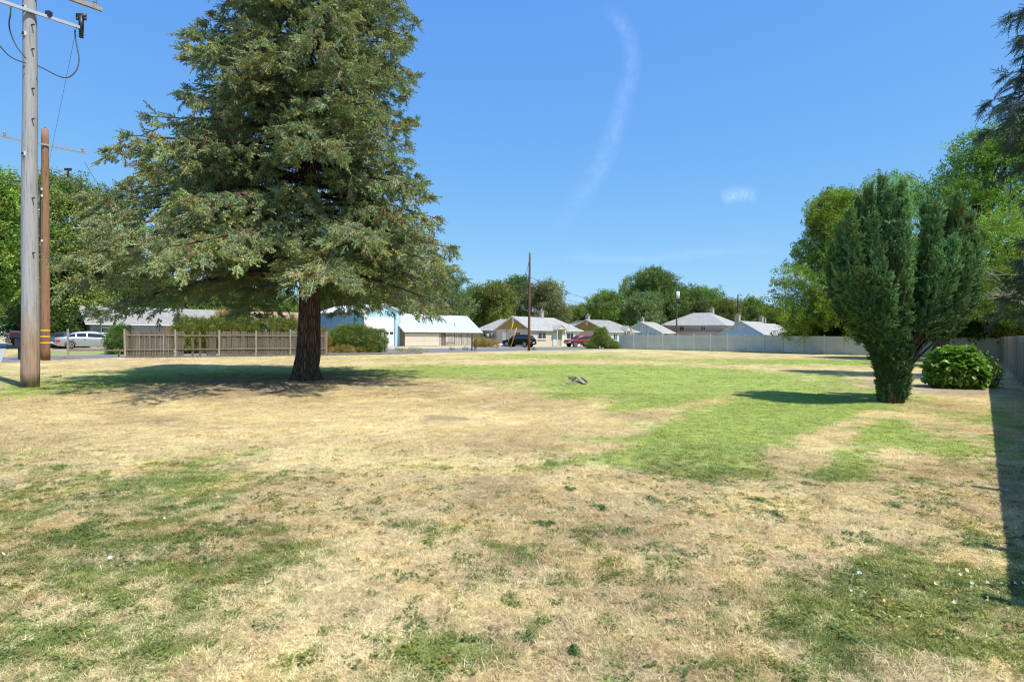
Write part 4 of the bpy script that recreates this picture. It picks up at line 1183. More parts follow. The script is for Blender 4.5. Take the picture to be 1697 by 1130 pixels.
# ------------------------------------------------------------------ buildings
HANG = math.atan2(.72, .694)
GLASS = plain('window_glass', (.03, .04, .05), .08, 0, .6)
FRAMEW = plain('white_frame', (.72, .72, .70), .5)
SH_GREY = shingle('grey_shingle', (.34, .335, .315), (.27, .265, .25))
SH_LIGHT = shingle('light_shingle', (.41, .40, .385), (.33, .325, .31))
SH_PEACH = shingle('peach_shingle', (.40, .27, .20), (.32, .21, .16))
def metal_roof(name, c1, c2):
    m, nt, b = new_mat(name)
    n = noise(nt, coord(nt, 'Object', (.3, 2, 2)), 1.2, 4)
    nt.links.new(ramp(nt, n, [(.3, c2), (.7, c1)]), b.inputs['Base Color'])
    w = nt.nodes.new("ShaderNodeTexWave"); w.inputs['Scale'].default_value = 1.6; w.bands_direction = 'X'
    nt.links.new(coord(nt, 'Object'), w.inputs['Vector']); bump(nt, b, w.outputs['Fac'], .25, .03)
    b.inputs['Roughness'].default_value = .5; b.inputs['Metallic'].default_value = .0
    return m
ROOF_MET = metal_roof('metal_roof', (.46, .50, .54), (.40, .44, .48))
ROOF_WHITE = metal_roof('white_roof', (.62, .64, .66), (.54, .56, .58))
W_PINK = simple('block_wall', (.60, .50, .42), (.56, .50, .44), .9, .85, detail=6)
W_GREEN = simple('mint_wall', (.66, .70, .58), (.70, .64, .55), .7, .85)
W_WHITE = planked('white_siding', (.62, .64, .64), (.56, .58, .59), .2, 'Z', depth=.3)
W_MUST = planked('mustard_boards', (.40, .27, .08), (.33, .22, .06), .3, 'XY', depth=.4)
W_BLUE = planked('pale_blue_siding', (.48, .57, .66), (.40, .49, .58), .25, 'XY', depth=.3)
W_SHOP = planked('workshop_blue', (.23, .42, .58), (.19, .36, .52), .3, 'XY', depth=.4)
W_SKY = planked('sky_blue_trim', (.42, .62, .74), (.38, .56, .68), .3, 'XY', depth=.2)
W_BEIGE = planked('beige_siding', (.62, .54, .44), (.55, .48, .40), .25, 'Z', depth=.3)
W_MAUVE = planked('mauve_siding', (.52, .42, .38), (.46, .38, .35), .25, 'Z', depth=.2)
W_CREAM = planked('cream_door', (.68, .60, .48), (.64, .56, .45), .55, 'Z', depth=.3)
W_OLD = planked('weathered_boards', (.58, .55, .50), (.34, .30, .26), .28, 'X', depth=.8, grain=5)
W_DARKW = planked('dark_boards', (.22, .17, .13), (.14, .11, .08), .2, 'X', depth=.6)
W_GREYS = planked('grey_siding', (.36, .35, .33), (.30, .29, .28), .2, 'Z', depth=.3)
W_TAN = planked('tan_siding', (.52, .36, .20), (.46, .32, .18), .2, 'Z', depth=.3)
DOORW = plain('pale_door', (.55, .58, .60), .5); TRIM = plain('trim', (.70, .69, .66), .6)
BRICKC = simple('chimney_brick', (.50, .42, .34), (.36, .29, .23), 8, .9)
MEMB = plain('door_white', (.86, .86, .86), .45)

class House:
    def __init__(s, name, label, px, Y, L, W, he, hr, wallL, wallG, gable, roofm, ridge='x', hip=0.0, hip0=0.0, ov=.35, cat='house', ang=HANG, group=None):
        s.C = at(px, Y); s.ang = ang; s.L, s.W, s.he, s.hr = L, W, he, hr
        s.t = thing(name, label, cat, s.C, ang, group)
        s.X = Vector((cos(ang), sin(ang), 0)); s.Y = Vector((-sin(ang), cos(ang), 0))
        T = .12
        def w(lo, hi, m):
            mb = MB(); mb.box(lo, hi); mb.build('wall', m, s.t)
        w((T, 0, 0), (L, T, he), wallL); w((0, 0, 0), (T, W, he), wallG)
        w((T, W - T, 0), (L, W, he), wallG); w((L - T, T, 0), (L, W - T, he), wallG)
        rt = .09
        mb = MB()
        sl = (hr - he) / ((W if ridge == 'x' else L) / 2)
        dz = ov * sl
        def slab(pts):
            n = len(mb.v); k = len(pts)
            mb.v += [tuple(p) for p in pts] + [(p[0], p[1], p[2] - rt) for p in pts]
            mb.f.append(tuple(range(n, n + k))); mb.m.append(0)
            mb.f.append(tuple(range(n + 2 * k - 1, n + k - 1, -1))); mb.m.append(1)
            for i in range(k):
                j = (i + 1) % k; mb.f.append((n + i, n + k + i, n + k + j, n + j)); mb.m.append(1)
        if ridge == 'x': A, B, f = L, W, (lambda a, b, z: (a, b, z))
        else: A, B, f = W, L, (lambda a, b, z: (b, a, z))
        e0, e1 = -ov, A + ov; z0 = he - dz + rt; zr = hr + rt
        h1 = hip; h0 = hip0
        r0 = (e0 + h0 + (ov if h0 else 0)); r1 = (e1 - h1 - (ov if h1 else 0))
        def mk(pts): return [f(*p) for p in pts]
        slab(mk([(e0, -ov, z0), (e1, -ov, z0), (r1, B / 2, zr), (r0, B / 2, zr)]))
        slab(mk([(e0, B + ov, z0), (r0, B / 2, zr), (r1, B / 2, zr), (e1, B + ov, z0)]))
        if h1: slab(mk([(e1, -ov, z0), (e1, B + ov, z0), (r1, B / 2, zr)]))
        if h0: slab(mk([(e0, B + ov, z0), (e0, -ov, z0), (r0, B / 2, zr)]))
        me = mb.build('roof', [roofm, TRIM], s.t)
        me.data.update()
        s.roof = me
        if not h0 and gable is not None:
            g = MB(); ht = hr - .02
            p = [(0, 0, he), (0, B, he), (0, B / 2, ht)]; q = [(T, 0, he), (T, B, he), (T, B / 2, ht)]
            P = mk(p); Q = mk(q); g.quad(P); g.quad(Q[::-1]); g.quad([P[0], Q[0], Q[1], P[1]])
            g.build('gable', gable, s.t)
        if not h1 and gable is not None:
            g = MB(); P = mk([(A, 0, he), (A, B, he), (A, B / 2, hr - .02)]); Q = mk([(A - T, 0, he), (A - T, B, he), (A - T, B / 2, hr - .02)]); g.quad(P); g.quad(Q[::-1]); g.build('gable', gable, s.t)
    def loc(s, side, px, py):
        """local coordinate along a wall, and height, of a photographed point"""
        d = ray(px, py); o = s.C
        a = s.X if side == 'L' else s.Y; n = s.Y if side == 'L' else s.X
        t = (o.x * n.x + o.y * n.y) / (d.x * n.x + d.y * n.y)
        p = Vector((d.x * t, d.y * t, CAMH + d.z * t)) - o
        return p.dot(a), p.z
    def panel(s, name, side, a0, a1, z0, z1, mat, th=.04, out=.0, parent=None):
        mb = MB(); a0, a1 = min(a0, a1), max(a0, a1)
        if side == 'L': mb.box((a0, -out - th, z0), (a1, -out - .002, z1))
        else: mb.box((-out - th, a0, z0), (-out - .002, a1, z1))
        return mb.build(name, mat, parent or s.t)
    def window(s, side, a0, a1, z0, z1, n=2, glass=GLASS, frame=FRAMEW):
        a0, a1 = min(a0, a1), max(a0, a1); z0, z1 = min(z0, z1), max(z0, z1)
        w = .07; mb = MB()
        def bx(p, q, r, t_):
            if side == 'L': mb.box((p, -.07, r), (q, -.002, t_))
            else: mb.box((-.07, p, r), (-.002, q, t_))
        bx(a0, a1, z0, z0 + w); bx(a0, a1, z1 - w, z1); 
        for k in range(n + 1):
            c = a0 + (a1 - a0 - w) * k / n; bx(c, c + w, z0 + w, z1 - w)
        f = mb.build('window', frame, s.t)
        for k in range(n):
            c = a0 + (a1 - a0 - w) * k / n + w; e = a0 + (a1 - a0 - w) * (k + 1) / n
            s.panel('pane', side, c, e, z0 + w, z1 - w, glass, .02, .0, f)
        s.panel('sill', side, a0 - .06, a1 + .06, z0 - .07, z0 - .002, frame, .12, 0, f)
        return f
    def wpx(s, side, px0, px1, py0, py1, n=2, **k):
        a0, z1 = s.loc(side, px0, py0); a1, z0 = s.loc(side, px1, py1)
        return s.window(side, a0, a1, z0, z1, n, **k)
    def door(s, side, px0, px1, z1, mat=DOORW):
        a0, _ = s.loc(side, px0, 560); a1, _ = s.loc(side, px1, 560)
        d = s.panel('door', side, a0, a1, .05, z1, mat, .05)
        c = max(a0, a1) - .12
        s.panel('handle', side, c, c + .05, 1.0, 1.1, STEEL, .05, .05, d)
        return d
    def chimney(s, x, y, z0, z1, w=.55, m=BRICKC):
        mb = MB(); mb.box((x - w / 2, y - w / 2, z0), (x + w / 2, y + w / 2, z1)); mb.box((x - w / 2 - .06, y - w / 2 - .06, z1), (x + w / 2 + .06, y + w / 2 + .06, z1 + .12))
        c = mb.build('chimney', m, s.roof)
        mb = MB(); mb.tube([(x, y, z1 + .12), (x, y, z1 + .4)], .12, 8); mb.build('flue', BRICKC, c)
        return c
    def vent(s, side, a, z, w=.45, h=.6, m=FRAMEW):
        f = s.panel('vent', side, a - w / 2, a + w / 2, z - h / 2, z + h / 2, m, .05)
        for k in range(4):
            zz = z - h / 2 + h * (k + .5) / 4
            s.panel('slat', side, a - w * .4, a + w * .4, zz - .02, zz + .02, STEEL, .03, .05, f)
    def porch(s, a0, a1, z0, zp, out=.9):
        """small gable canopy over a door on the long wall"""
        a0, a1 = min(a0, a1), max(a0, a1); c = (a0 + a1) / 2; mb = MB(); ov = .25
        for p, q in (((a0 - ov, z0 - .1), (c, zp)), ((c, zp), (a1 + ov, z0 - .1))):
            v = [(p[0], -out, p[1]), (q[0], -out, q[1]), (q[0], .6, q[1]), (p[0], .6, p[1])]
            n = len(mb.v); mb.v += v + [(x, y, z + .08) for x, y, z in v]
            for f in ((3, 2, 1, 0), (4, 5, 6, 7), (0, 1, 5, 4), (1, 2, 6, 5), (2, 3, 7, 6), (3, 0, 4, 7)): mb.f.append(tuple(n + i for i in f)); mb.m.append(0)
        r = mb.build('porch_roof', s.roof.data.materials[0], s.t)
        g = MB(); g.quad([(a0, -out + .05, z0), (a1, -out + .05, z0), (c, -out + .05, zp - .05)]); g.quad([(a0, -out + .15, z0), (c, -out + .15, zp - .05), (a1, -out + .15, z0)]); g.build('porch_gable', W_PINK, r)
        for a in (a0 + .05, a1 - .05):
            p = MB(); p.box((a - .05, -out + .05, 0), (a + .05, -out + .15, z0)); p.build('porch_post', TRIM, s.t)

# duplex with the mustard gable
h = House('duplex_house', 'low pinkish block duplex with mustard gable behind the black suv', 879, 80, 11.6, 6.8, 2.45, 4.25, W_PINK, W_PINK, W_MUST, SH_LIGHT, 'x', hip=2.4)
h.vent('G', 3.4, 3.75); h.wpx('L', 891, 904.5, 550.5, 562); h.wpx('L', 938.5, 950, 552, 562.5)
a, _ = h.loc('L', 916, 560); b, _ = h.loc('L', 930, 560)
h.door('L', 916, 922.5, 2.1); h.panel('recess_shade', 'L', *(h.loc('L', 922.8, 560)[0], b), 0, 2.3, plain('recess_shade', (.42, .36, .30), .8), .02)  # flat panel in darkened wall colour, painting the shade inside the porch recess
h.porch(a, b, 2.45, 3.1)
h.panel('painted_patch', 'L', h.loc('L', 932, 560)[0], 11.4, 0, 2.3, W_GREEN, .015)
h.chimney(6.2, 3.4, 4.0, 5.2)
h.wpx('G', 863, 855, 549.5, 561); h.wpx('G', 840, 835.5, 551, 558, 2); h.door('G', 841, 833, 2.0, MEMB)
h.panel('downpipe', 'G', 4.6, 4.7, 0.3, 2.4, plain('pipe', (.2, .19, .18), .6), .07)
h2 = House('house_wing', 'left hipped wing of the mustard gabled duplex with satellite dishes', 824.5, 85, 5.5, 4.6, 2.4, 3.95, W_BEIGE, W_BEIGE, None, SH_LIGHT, 'y', hip=2.3, hip0=.01)
h2.wpx('G', 808, 801, 551, 561)
for px, r_ in ((811, .42), (819, .5)):
    a, z = h2.loc('G', px, 560); mb = MB(); mb.tube([(-.5, a, z + .3), (-.42, a, z + .28)], [r_, r_ * .6], 14); o = mb.build('satellite_dish', plain('dish_grey', (.22, .25, .27), .5), h2.t, True)
    mb = MB(); mb.beam((-.42, a, z + .28), (0, a, z + .1), .06, .06); mb.build('bracket', DARKST, o)
# second duplex
h = House('duplex_house', 'white duplex with second mustard gable behind the red pickup and bush', 1007, 90, 8.8, 8.2, 2.35, 4.15, W_WHITE, W_BEIGE, W_MUST, SH_GREY, 'x', hip=2.4)
h.vent('G', 4.1, 3.6); h.wpx('L', 1016, 1022, 553, 564, 2); h.door('L', 1022.5, 1027, 2.0); h.chimney(2.0, 5.4, 3.6, 4.9)
a, _ = h.loc('L', 1033, 560); b, _ = h.loc('L', 1041, 560); h.porch(a, b, 2.4, 3.2, .6); h.wpx('L', 1034, 1040, 551, 560, 1)
h.wpx('L', 1052, 1056, 554, 560, 1)
House('long_house', 'distant house showing only its white metal ridge between the two duplexes', 968, 118, 6, 26, 2.6, 4.75, W_WHITE, W_WHITE, W_WHITE, ROOF_WHITE, 'y')
# light blue cottage
h = House('cottage', 'light blue cottage with grey roof left of the hipped two storey house', 1096, 104, 4.6, 8.4, 2.3, 4.2, W_WHITE, W_BLUE, W_BLUE, SH_LIGHT, 'x')
h.vent('G', 4.2, 3.4, .4, .5); h.wpx('G', 1085, 1079, 554, 562); h.wpx('G', 1070, 1065, 553, 562); h.wpx('L', 1100, 1106, 553, 560); h.chimney(2.0, 5.2, 3.5, 4.95, .5)
h.panel('porch_wall', 'G', 1.2, 7.4, 0, 2.1, simple('blue_skirt', (.27, .36, .46)), .03)
# hipped two storey house
h = House('hipped_house', 'large two storey beige house with a grey hipped roof over the vinyl fence', 1200, 108, 8.0, 13.4, 4.0, 6.3, W_BEIGE, W_BEIGE, None, SH_LIGHT, 'y', hip=5.2, hip0=4.6, ov=.5)
h.wpx('G', 1169.5, 1161.5, 541, 548); h.wpx('G', 1134, 1126.5, 541, 548); h.wpx('L', 1207, 1210, 542, 548, 1); h.wpx('L', 1215, 1218, 542, 548, 1); h.wpx('L', 1229, 1232, 543, 548, 1)
h.panel('lower_wall', 'G', -.5, 13.6, 0, 2.55, W_MAUVE, .9); h.panel('fascia', 'G', -.7, 13.8, 2.552, 2.70, plain('brown_fascia', (.30, .22, .20), .7), 1.0)
h.chimney(4.6, 4.6, 5.2, 7.2, .7)
h.panel('porch_rail', 'L', .2, 4.0, 2.0, 2.5, MEMB, .06, .5)
# blue gabled houses at the right
h = House('blue_house', 'pale blue gabled house just right of the hipped house', 1264, 100, 9, 7.6, 2.2, 4.4, W_WHITE, W_SKY, W_BLUE, SH_LIGHT, 'x')
h.chimney(1.2, 5.0, 3.8, 5.5, .8); h.wpx('L', 1266, 1271, 554, 560, 1); h.wpx('L', 1279, 1283, 554, 560, 1)
h.vent('G', 3.8, 3.3, .3, .5)
h = House('grey_roof_house', 'small house with two chimneys behind the pale blue gable', 1292, 112, 8, 7.0, 2.2, 4.3, W_WHITE, W_BLUE, W_BLUE, SH_LIGHT, 'x')
h.chimney(1.0, 4.0, 3.8, 5.6, .7); h.chimney(3.0, 4.0, 3.8, 5.3, .4); h.wpx('L', 1296, 1301, 554, 560, 1)
h = House('white_house', 'white flat fronted house half hidden under the locust tree', 1330, 118, 9, 6, 3.4, 4.6, W_WHITE, W_WHITE, W_WHITE, ROOF_WHITE, 'x')
h.wpx('G', 1320, 1315, 545, 551, 1, frame=plain('dark_frame', (.2, .1, .08), .5))
# far left street cottage
h = House('street_cottage', 'small grey blue cottage far down the street at the left edge', 25, 150, 9, 9, 2.5, 4.7, W_GREYS, W_BLUE, W_BLUE, SH_GREY, 'y', ang=radians(10))
h.wpx('L', 35, 48, 548, 553)
h = House('street_cottage', 'small gabled street cottage with grey roof above the mailbox', 2, 132, 4.6, 7, 2.3, 3.9, W_GREYS, W_BLUE, W_BLUE, SH_GREY, 'y', ang=radians(25))
h.wpx('L', 6, 10, 545, 550); h.wpx('L', 14, 18, 545, 550)

# blue workshop
h = House('workshop', 'tall blue workshop with a white door and row of square windows beside the hedge', 603, 72, 5.9, 12, 4.45, 5.5, W_SKY, W_SHOP, W_SKY, ROOF_WHITE, 'y', ov=.3)
a0, _ = h.loc('L', 606.5, 560); a1, _ = h.loc('L', 652, 560)
d = h.panel('garage_door', 'L', a0, a1, .05, h.loc('L', 640, 527)[1], MEMB, .06)
for k, px in enumerate((623.5, 632, 641, 648.5)):
    p0, z0 = h.loc('L', px - 2.6, 554.3); p1, z1 = h.loc('L', px + 2.6, 550); h.panel('window_pane', 'L', p0, p1, z0, z1, GLASS, .02, .06, d)
h.panel('corner_trim', 'L', 0, .35, 0, 4.4, MEMB, .04)
h.panel('corner_trim', 'L', 5.5, 5.95, 0, 4.4, MEMB, .04); h.panel('pilaster', 'L', h.loc('L', 653, 560)[0], 5.45, 0, 4.4, W_SKY, .25)
# long metal roofed shed with cream door
h = House('long_shed', 'long weathered shed with cream garage door and pale metal roof', 670.5, 75, 13.4, 6.4, 2.15, 4.35, W_OLD, W_DARKW, W_DARKW, ROOF_MET, 'x', ov=.4)
a1, _ = h.loc('L', 727, 560); d = h.panel('garage_door', 'L', .05, a1, .05, 1.85, W_CREAM, .05)
h.panel('header_board', 'L', 0, 13.3, 1.95, 2.12, plain('old_header', (.25, .23, .20), .9), .10)
R = random.Random(6)
for k in range(34): h.panel('fringe_board', 'L', .1 + k * .19, .24 + k * .19, 1.80 - R.uniform(0, .14), 1.95, W_DARKW, .02, .05)
a0, _ = h.loc('L', 731.5, 560); a2, _ = h.loc('L', 738, 560); h.panel('door', 'L', a0, a2, .05, 1.9, W_DARKW, .05)
a0, _ = h.loc('L', 738.5, 560); a2, _ = h.loc('L', 752, 560)
g_ = h.panel('gate', 'L', a0, a2, .1, 1.85, W_OLD, .05)
for (p, q) in (((a0, .5), (a2, .5)), ((a0, 1.45), (a2, 1.45)), ((a0 + .1, .15), (a2 - .1, 1.4))):
    mb = MB(); mb.beam((p[0], -.09, q[0 + 1] if False else p[1]), (q[0], -.09, q[1]), .05, .08); mb.build('rail', DARKST if False else POSTWOOD, g_)
mb = MB(); mb.tube([(9.4, .9, 2.6), (9.4, .9, 3.3)], .07, 8); mb.build('roof_pipe', STEEL, h.roof); mb = MB(); mb.tube([(12.6, 1.1, 2.6), (12.6, 1.1, 3.0)], .07, 8); mb.build('roof_pipe', STEEL, h.roof)
k = 0
x0 = h.loc('L', 753, 560)[0]
while x0 + k * .42 < 13.3:
    a = x0 + k * .42; h.panel('batten', 'L', a, a + .07, .05, 1.94, W_DARKW if k % 3 == 0 else W_OLD, .05); k += 1
h.panel('round_sign', 'L', h.loc('L', 762, 560)[0], h.loc('L', 765, 560)[0], 1.25, 1.55, plain('blue_sign', (.16, .22, .34), .5), .03, .05)
# ranch house hidden behind fir, outbuilding with peach roof
h = House('ranch_house', 'low ranch house with white fascia behind the picket fence and hedge', 150, 56, 13.6, 7, 2.55, 4.2, W_GREYS, W_GREYS, W_BEIGE, SH_GREY, 'x', ov=.5)
h.wpx('L', 167, 181, 543, 551.5, 1); h.panel('tan_wall', 'L', 6.5, 13.5, 0, 2.5, W_TAN, .03); h.wpx('L', 300, 318, 541, 549, 2)
h = House('outbuilding', 'small white outbuilding with a peach shingle roof over the picket fence', 421, 70, 7.0, 5.0, 2.9, 4.25, W_WHITE, W_WHITE, W_WHITE, SH_PEACH, 'x', ang=HANG - .35)
h.vent('G', 2.5, 3.6, .4, .6, DARKST)

# ------------------------------------------------------------------ vehicles
TYRE = plain('tyre', (.02, .02, .02), .9, 0, .2); RIM = plain('alloy', (.62, .63, .65), .3, .7); CARGL = plain('car_glass', (.02, .025, .03), .05, 0, .8)
LAMPR = plain('tail_lamp', (.45, .02, .02), .25); LAMPW = plain('head_lamp', (.75, .76, .78), .15); BLACKP = plain('black_trim', (.03, .03, .03), .6); PLATE = plain('plate', (.7, .7, .68), .5)

def vehicle(name, label, loc, ang, L, W, prof, paint, wr, wx, cat='car', group=None, spoke=5, two_tone=None):
    """prof: stations (x, z_bottom, z_belt, z_roof); z_roof None on bonnet and boot. x runs tail 0 to nose L."""
    t = thing(name, label, cat, loc, ang, group)
    h = W / 2; mb = MB(); rings = []
    for x, zb, zt, zr in prof:
        e = min(x, L - x) / (L * .10); k = 1 - .13 * max(0, 1 - e) ** 2
        w = h * k; cr = .04
        rings.append([(x, -w * .90, zb), (x, -w, zb + .14), (x, -w, zb + (zt - zb) * .6), (x, -w * .965, zt - .03), (x, -w * .90, zt + (.0)), (x, 0, zt + cr),
                      (x, w * .90, zt), (x, w * .965, zt - .03), (x, w, zb + (zt - zb) * .6), (x, w, zb + .14), (x, w * .90, zb)])
    n0 = len(mb.v); k = len(rings[0])
    for r in rings: mb.v += r
    for i in range(len(rings) - 1):
        for j in range(k):
            a = n0 + i * k + j; b = n0 + i * k + (j + 1) % k; mb.f.append((a, a + k, b + k, b)); mb.m.append(0)
    mb.f.append(tuple(n0 + j for j in range(k))); mb.m.append(0); mb.f.append(tuple(n0 + (len(rings) - 1) * k + j for j in range(k))[::-1]); mb.m.append(0)
    body = mb.build('body', paint, t, True)
    md = body.modifiers.new('b', 'BEVEL'); md.width = .03; md.segments = 2; md.limit_method = 'ANGLE'; md.angle_limit = radians(35)
    cab = [p for p in prof if p[3] is not None]
    c = MB(); rr = []
    for x, zb, zt, zr in cab:
        hi = max(zr - zt, .02); wi = h * (.88 - .17 * min(hi / .5, 1))
        rr.append([(x, -h * .885, zt - .02), (x, -wi, zt + hi * .86), (x, -wi * .82, zr), (x, 0, zr + .025), (x, wi * .82, zr), (x, wi, zt + hi * .86), (x, h * .885, zt - .02)])
    n0 = 0; k = 7
    for r in rr: c.v += r
    for i in range(len(rr) - 1):
        for j in range(k - 1):
            a = i * k + j; c.f.append((a, a + k, a + k + 1, a + 1)); c.m.append(0)
    c.f.append(tuple(range(k))); c.m.append(0); c.f.append(tuple((len(rr) - 1) * k + j for j in range(k))[::-1]); c.m.append(0)
    top = c.build('cabin', paint, t, True)
    # side windows: laid proud of the cabin side between its stations, with pillars left between
    full = [i for i in range(len(cab)) if cab[i][3] - cab[i][2] > .30]
    xs0, xs1 = cab[full[0]][0], cab[full[-1]][0]
    def side_pt(x, f, sg):
        zt = interp([(p[0], p[2]) for p in cab], x); zr = interp([(p[0], p[3]) for p in cab], x); hi = max(zr - zt, .02)
        wi = h * (.88 - .17 * min(hi / .5, 1)); y = h * .885 + (wi - h * .885) * (f / .86)
        return Vector((x, sg * (y + .012), zt - .02 + (hi * .86 + .02) * (f / .86)))
    nW = 3 if (xs1 - xs0) > 1.6 else 2
    lo0, lo1 = cab[0][0] + .22, cab[-1][0] - .30
    cuts = [lo0] + [xs0 + (xs1 - xs0) * q for q in ((.12, .55) if nW == 3 else (.5,))] + [lo1]
    for sg in (-1, 1):
        for i in range(len(cuts) - 1):
            a, b = cuts[i] + .03, cuts[i + 1] - .03
            ta = max(a, xs0 - .15); tb = min(b, xs1 + .15)
            if tb - ta < .1: ta, tb = a + .1, b - .05
            m_ = MB(); pts = [side_pt(a, .12, sg), side_pt(b, .12, sg), side_pt(tb, .76, sg), side_pt(ta, .76, sg)]
            if sg > 0: pts = pts[::-1]
            m_.quad(pts); q_ = [p - Vector((0, sg * .01, 0)) for p in pts]
            for z in range(4): m_.quad([pts[z], q_[z], q_[(z + 1) % 4], pts[(z + 1) % 4]])
            m_.build('side_window', CARGL, t)
        m_ = MB(); mx = lo1 - .10; p = side_pt(mx, .12, sg); m_.box((p.x - .06, min(p.y, p.y + sg * .18), p.z), (p.x + .06, max(p.y, p.y + sg * .18), p.z + .14)); m_.build('mirror', paint, t)
        for q in cuts[1:-1]:
            m_ = MB(); p = side_pt(q, 0, sg); m_.box((q - .25, min(sg * h * .985, sg * (h + .02)), p.z - .16), (q - .08, max(sg * h * .985, sg * (h + .02)), p.z - .12)); m_.build('handle', paint if two_tone is None else STEEL, t)
    def glaze(i, j, nm):
        a, b = rr[i], rr[j]; m_ = MB()
        P = [Vector(a[1]).lerp(Vector(a[5]), .06), Vector(a[1]).lerp(Vector(a[5]), .94), Vector(b[1]).lerp(Vector(b[5]), .94), Vector(b[1]).lerp(Vector(b[5]), .06)]
        A = [Vector(a[0]).lerp(Vector(a[6]), .10), Vector(a[0]).lerp(Vector(a[6]), .90)]
        u = Vector((0, 0, 1)); dx = .035 * (1 if cab[i][0] > cab[j][0] else -1)
        top_ = [Vector(b[2]) * .9 + Vector(b[1]) * .1, Vector(b[4]) * .9 + Vector(b[5]) * .1]
        q = [A[0] + Vector((dx, 0, .05)), A[1] + Vector((dx, 0, .05)), top_[1] + Vector((dx, 0, .02)), top_[0] + Vector((dx, 0, .02))]
        m_.quad(q); m_.quad([p - Vector((dx * .5, 0, 0)) for p in q][::-1]); m_.build(nm, CARGL, t)
    glaze(0, full[0], 'rear_window'); glaze(len(cab) - 1, full[-1], 'windshield')
    # wheels
    for x in wx:
        for sg in (-1, 1):
            y1 = sg * (h + .005); y0 = sg * (h - .22)
            m_ = MB(); m_.tube([(x, y0, wr), (x, y1 - sg * .03, wr), (x, y1, wr)], [wr, wr, wr * .93], 24); wh = m_.build('wheel', TYRE, t, True)
            m_ = MB(); m_.tube([(x, y1 - sg * .02, wr), (x, y1 + sg * .004, wr)], [wr * .64, wr * .64], 20); m_.build('hub', BLACKP, wh)
            m_ = MB()
            for q in range(spoke):
                an = 2 * pi * q / spoke + .3
                m_.beam((x, y1 + sg * .012, wr), (x + cos(an) * wr * .62, y1 + sg * .012, wr + sin(an) * wr * .62), .02, wr * .2, up=(0, 1, 0))
            m_.tube([(x, y1 + sg * .006, wr), (x, y1 + sg * .018, wr)], [wr * .2, wr * .2], 10)
            nseg = 20
            for q in range(nseg):
                a_, b_ = 2 * pi * q / nseg, 2 * pi * (q + 1) / nseg
                m_.quad([(x + cos(v) * rr_ * wr, y1 + sg * .014, wr + sin(v) * rr_ * wr) for v, rr_ in ((a_, .66), (b_, .66), (b_, .54), (a_, .54))])
            m_.build('rim', RIM, wh)
            m_ = MB(); 
            for q in range(12):
                a_, b_ = pi * q / 12, pi * (q + 1) / 12; r1, r2 = wr * 1.02, wr * 1.17
                m_.quad([(x + cos(v) * rr_, sg * (h + .004), wr + sin(v) * rr_) for v, rr_ in ((a_, r1), (b_, r1), (b_, r2), (a_, r2))])
            m_.build('wheel_arch', BLACKP, t)
    z0 = prof[0][2]; zL = prof[-1][2]
    for sg in (-1, 1):
        m_ = MB(); m_.box((-.02, min(sg * h * .55, sg * h * .88), z0 - .30), (.22, max(sg * h * .55, sg * h * .88) + .0, z0 - .10)); m_.build('taillight', LAMPR, t)
        m_ = MB(); m_.box((.06, min(sg * h * .8, sg * h * .99), z0 - .28), (.34, max(sg * h * .8, sg * h * .99), z0 - .10)); m_.build('taillight', LAMPR, t)
        m_ = MB(); m_.box((L - .26, min(sg * h * .55, sg * h * .92), zL - .24), (L + .015, max(sg * h * .55, sg * h * .92), zL - .08)); m_.build('headlight', LAMPW, t)
    m_ = MB(); m_.box((L - .05, -h * .45, zL - .30), (L + .02, h * .45, zL - .08)); m_.build('grille', BLACKP, t)
    m_ = MB(); m_.box((L - .12, -h * .84, prof[-1][1] + .02), (L + .05, h * .84, prof[-1][1] + .22)); m_.build('bumper', two_tone or paint, t)
    m_ = MB(); m_.box((-.05, -h * .84, prof[0][1] + .02), (.12, h * .84, prof[0][1] + .22)); m_.build('bumper', two_tone or paint, t)
    m_ = MB(); m_.box((-.07, -.25, z0 - .45), (-.0, .25, z0 - .32)); m_.build('number_plate', PLATE, t)
    return t

def paintm(name, c, metal=.0, rough=.25):
    m, nt, b = new_mat(name); b.inputs['Base Color'].default_value = (*c, 1); b.inputs['Metallic'].default_value = metal; b.inputs['Roughness'].default_value = rough
    b.inputs['Coat Weight'].default_value = .25; b.inputs['Coat Roughness'].default_value = .05
    return m
SEDAN = [(0, .34, .86, None), (.15, .26, .93, None), (.5, .22, .98, .99), (1.15, .20, .98, 1.34), (1.6, .2, .97, 1.43), (2.3, .2, .95, 1.46), (2.9, .2, .93, 1.42), (3.35, .2, .92, 1.22), (3.85, .2, .90, .93), (4.3, .2, .84, None), (4.75, .22, .74, None), (4.92, .32, .64, None)]
SUV = [(0, .40, 1.00, None), (.12, .34, 1.08, 1.10), (.45, .32, 1.09, 1.55), (.9, .3, 1.08, 1.64), (1.7, .3, 1.06, 1.68), (2.5, .3, 1.04, 1.63), (2.95, .3, 1.02, 1.42), (3.4, .3, 1.0, 1.04), (3.8, .3, .96, None), (4.3, .34, .86, None), (4.5, .42, .76, None)]
PICK = [(0, .48, 1.08, None), (.1, .45, 1.10, 1.12), (.22, .45, 1.10, 1.66), (.8, .45, 1.10, 1.72), (1.9, .45, 1.08, 1.73), (2.6, .45, 1.07, 1.68), (2.9, .45, 1.06, 1.45), (3.3, .45, 1.05, 1.09), (3.7, .45, 1.04, None), (4.3, .47, 1.0, None), (4.5, .52, .90, None)]
SIL = paintm('silver_paint', (.40, .42, .45), .5, .35)
p = at(90, 46.6)
vehicle('parked_car', 'silver sedan parked behind the left end of the picket fence', (p.x, p.y, .20), math.atan2(.66, .75), 4.92, 1.8, SEDAN, SIL, .335, (.98, 3.85))
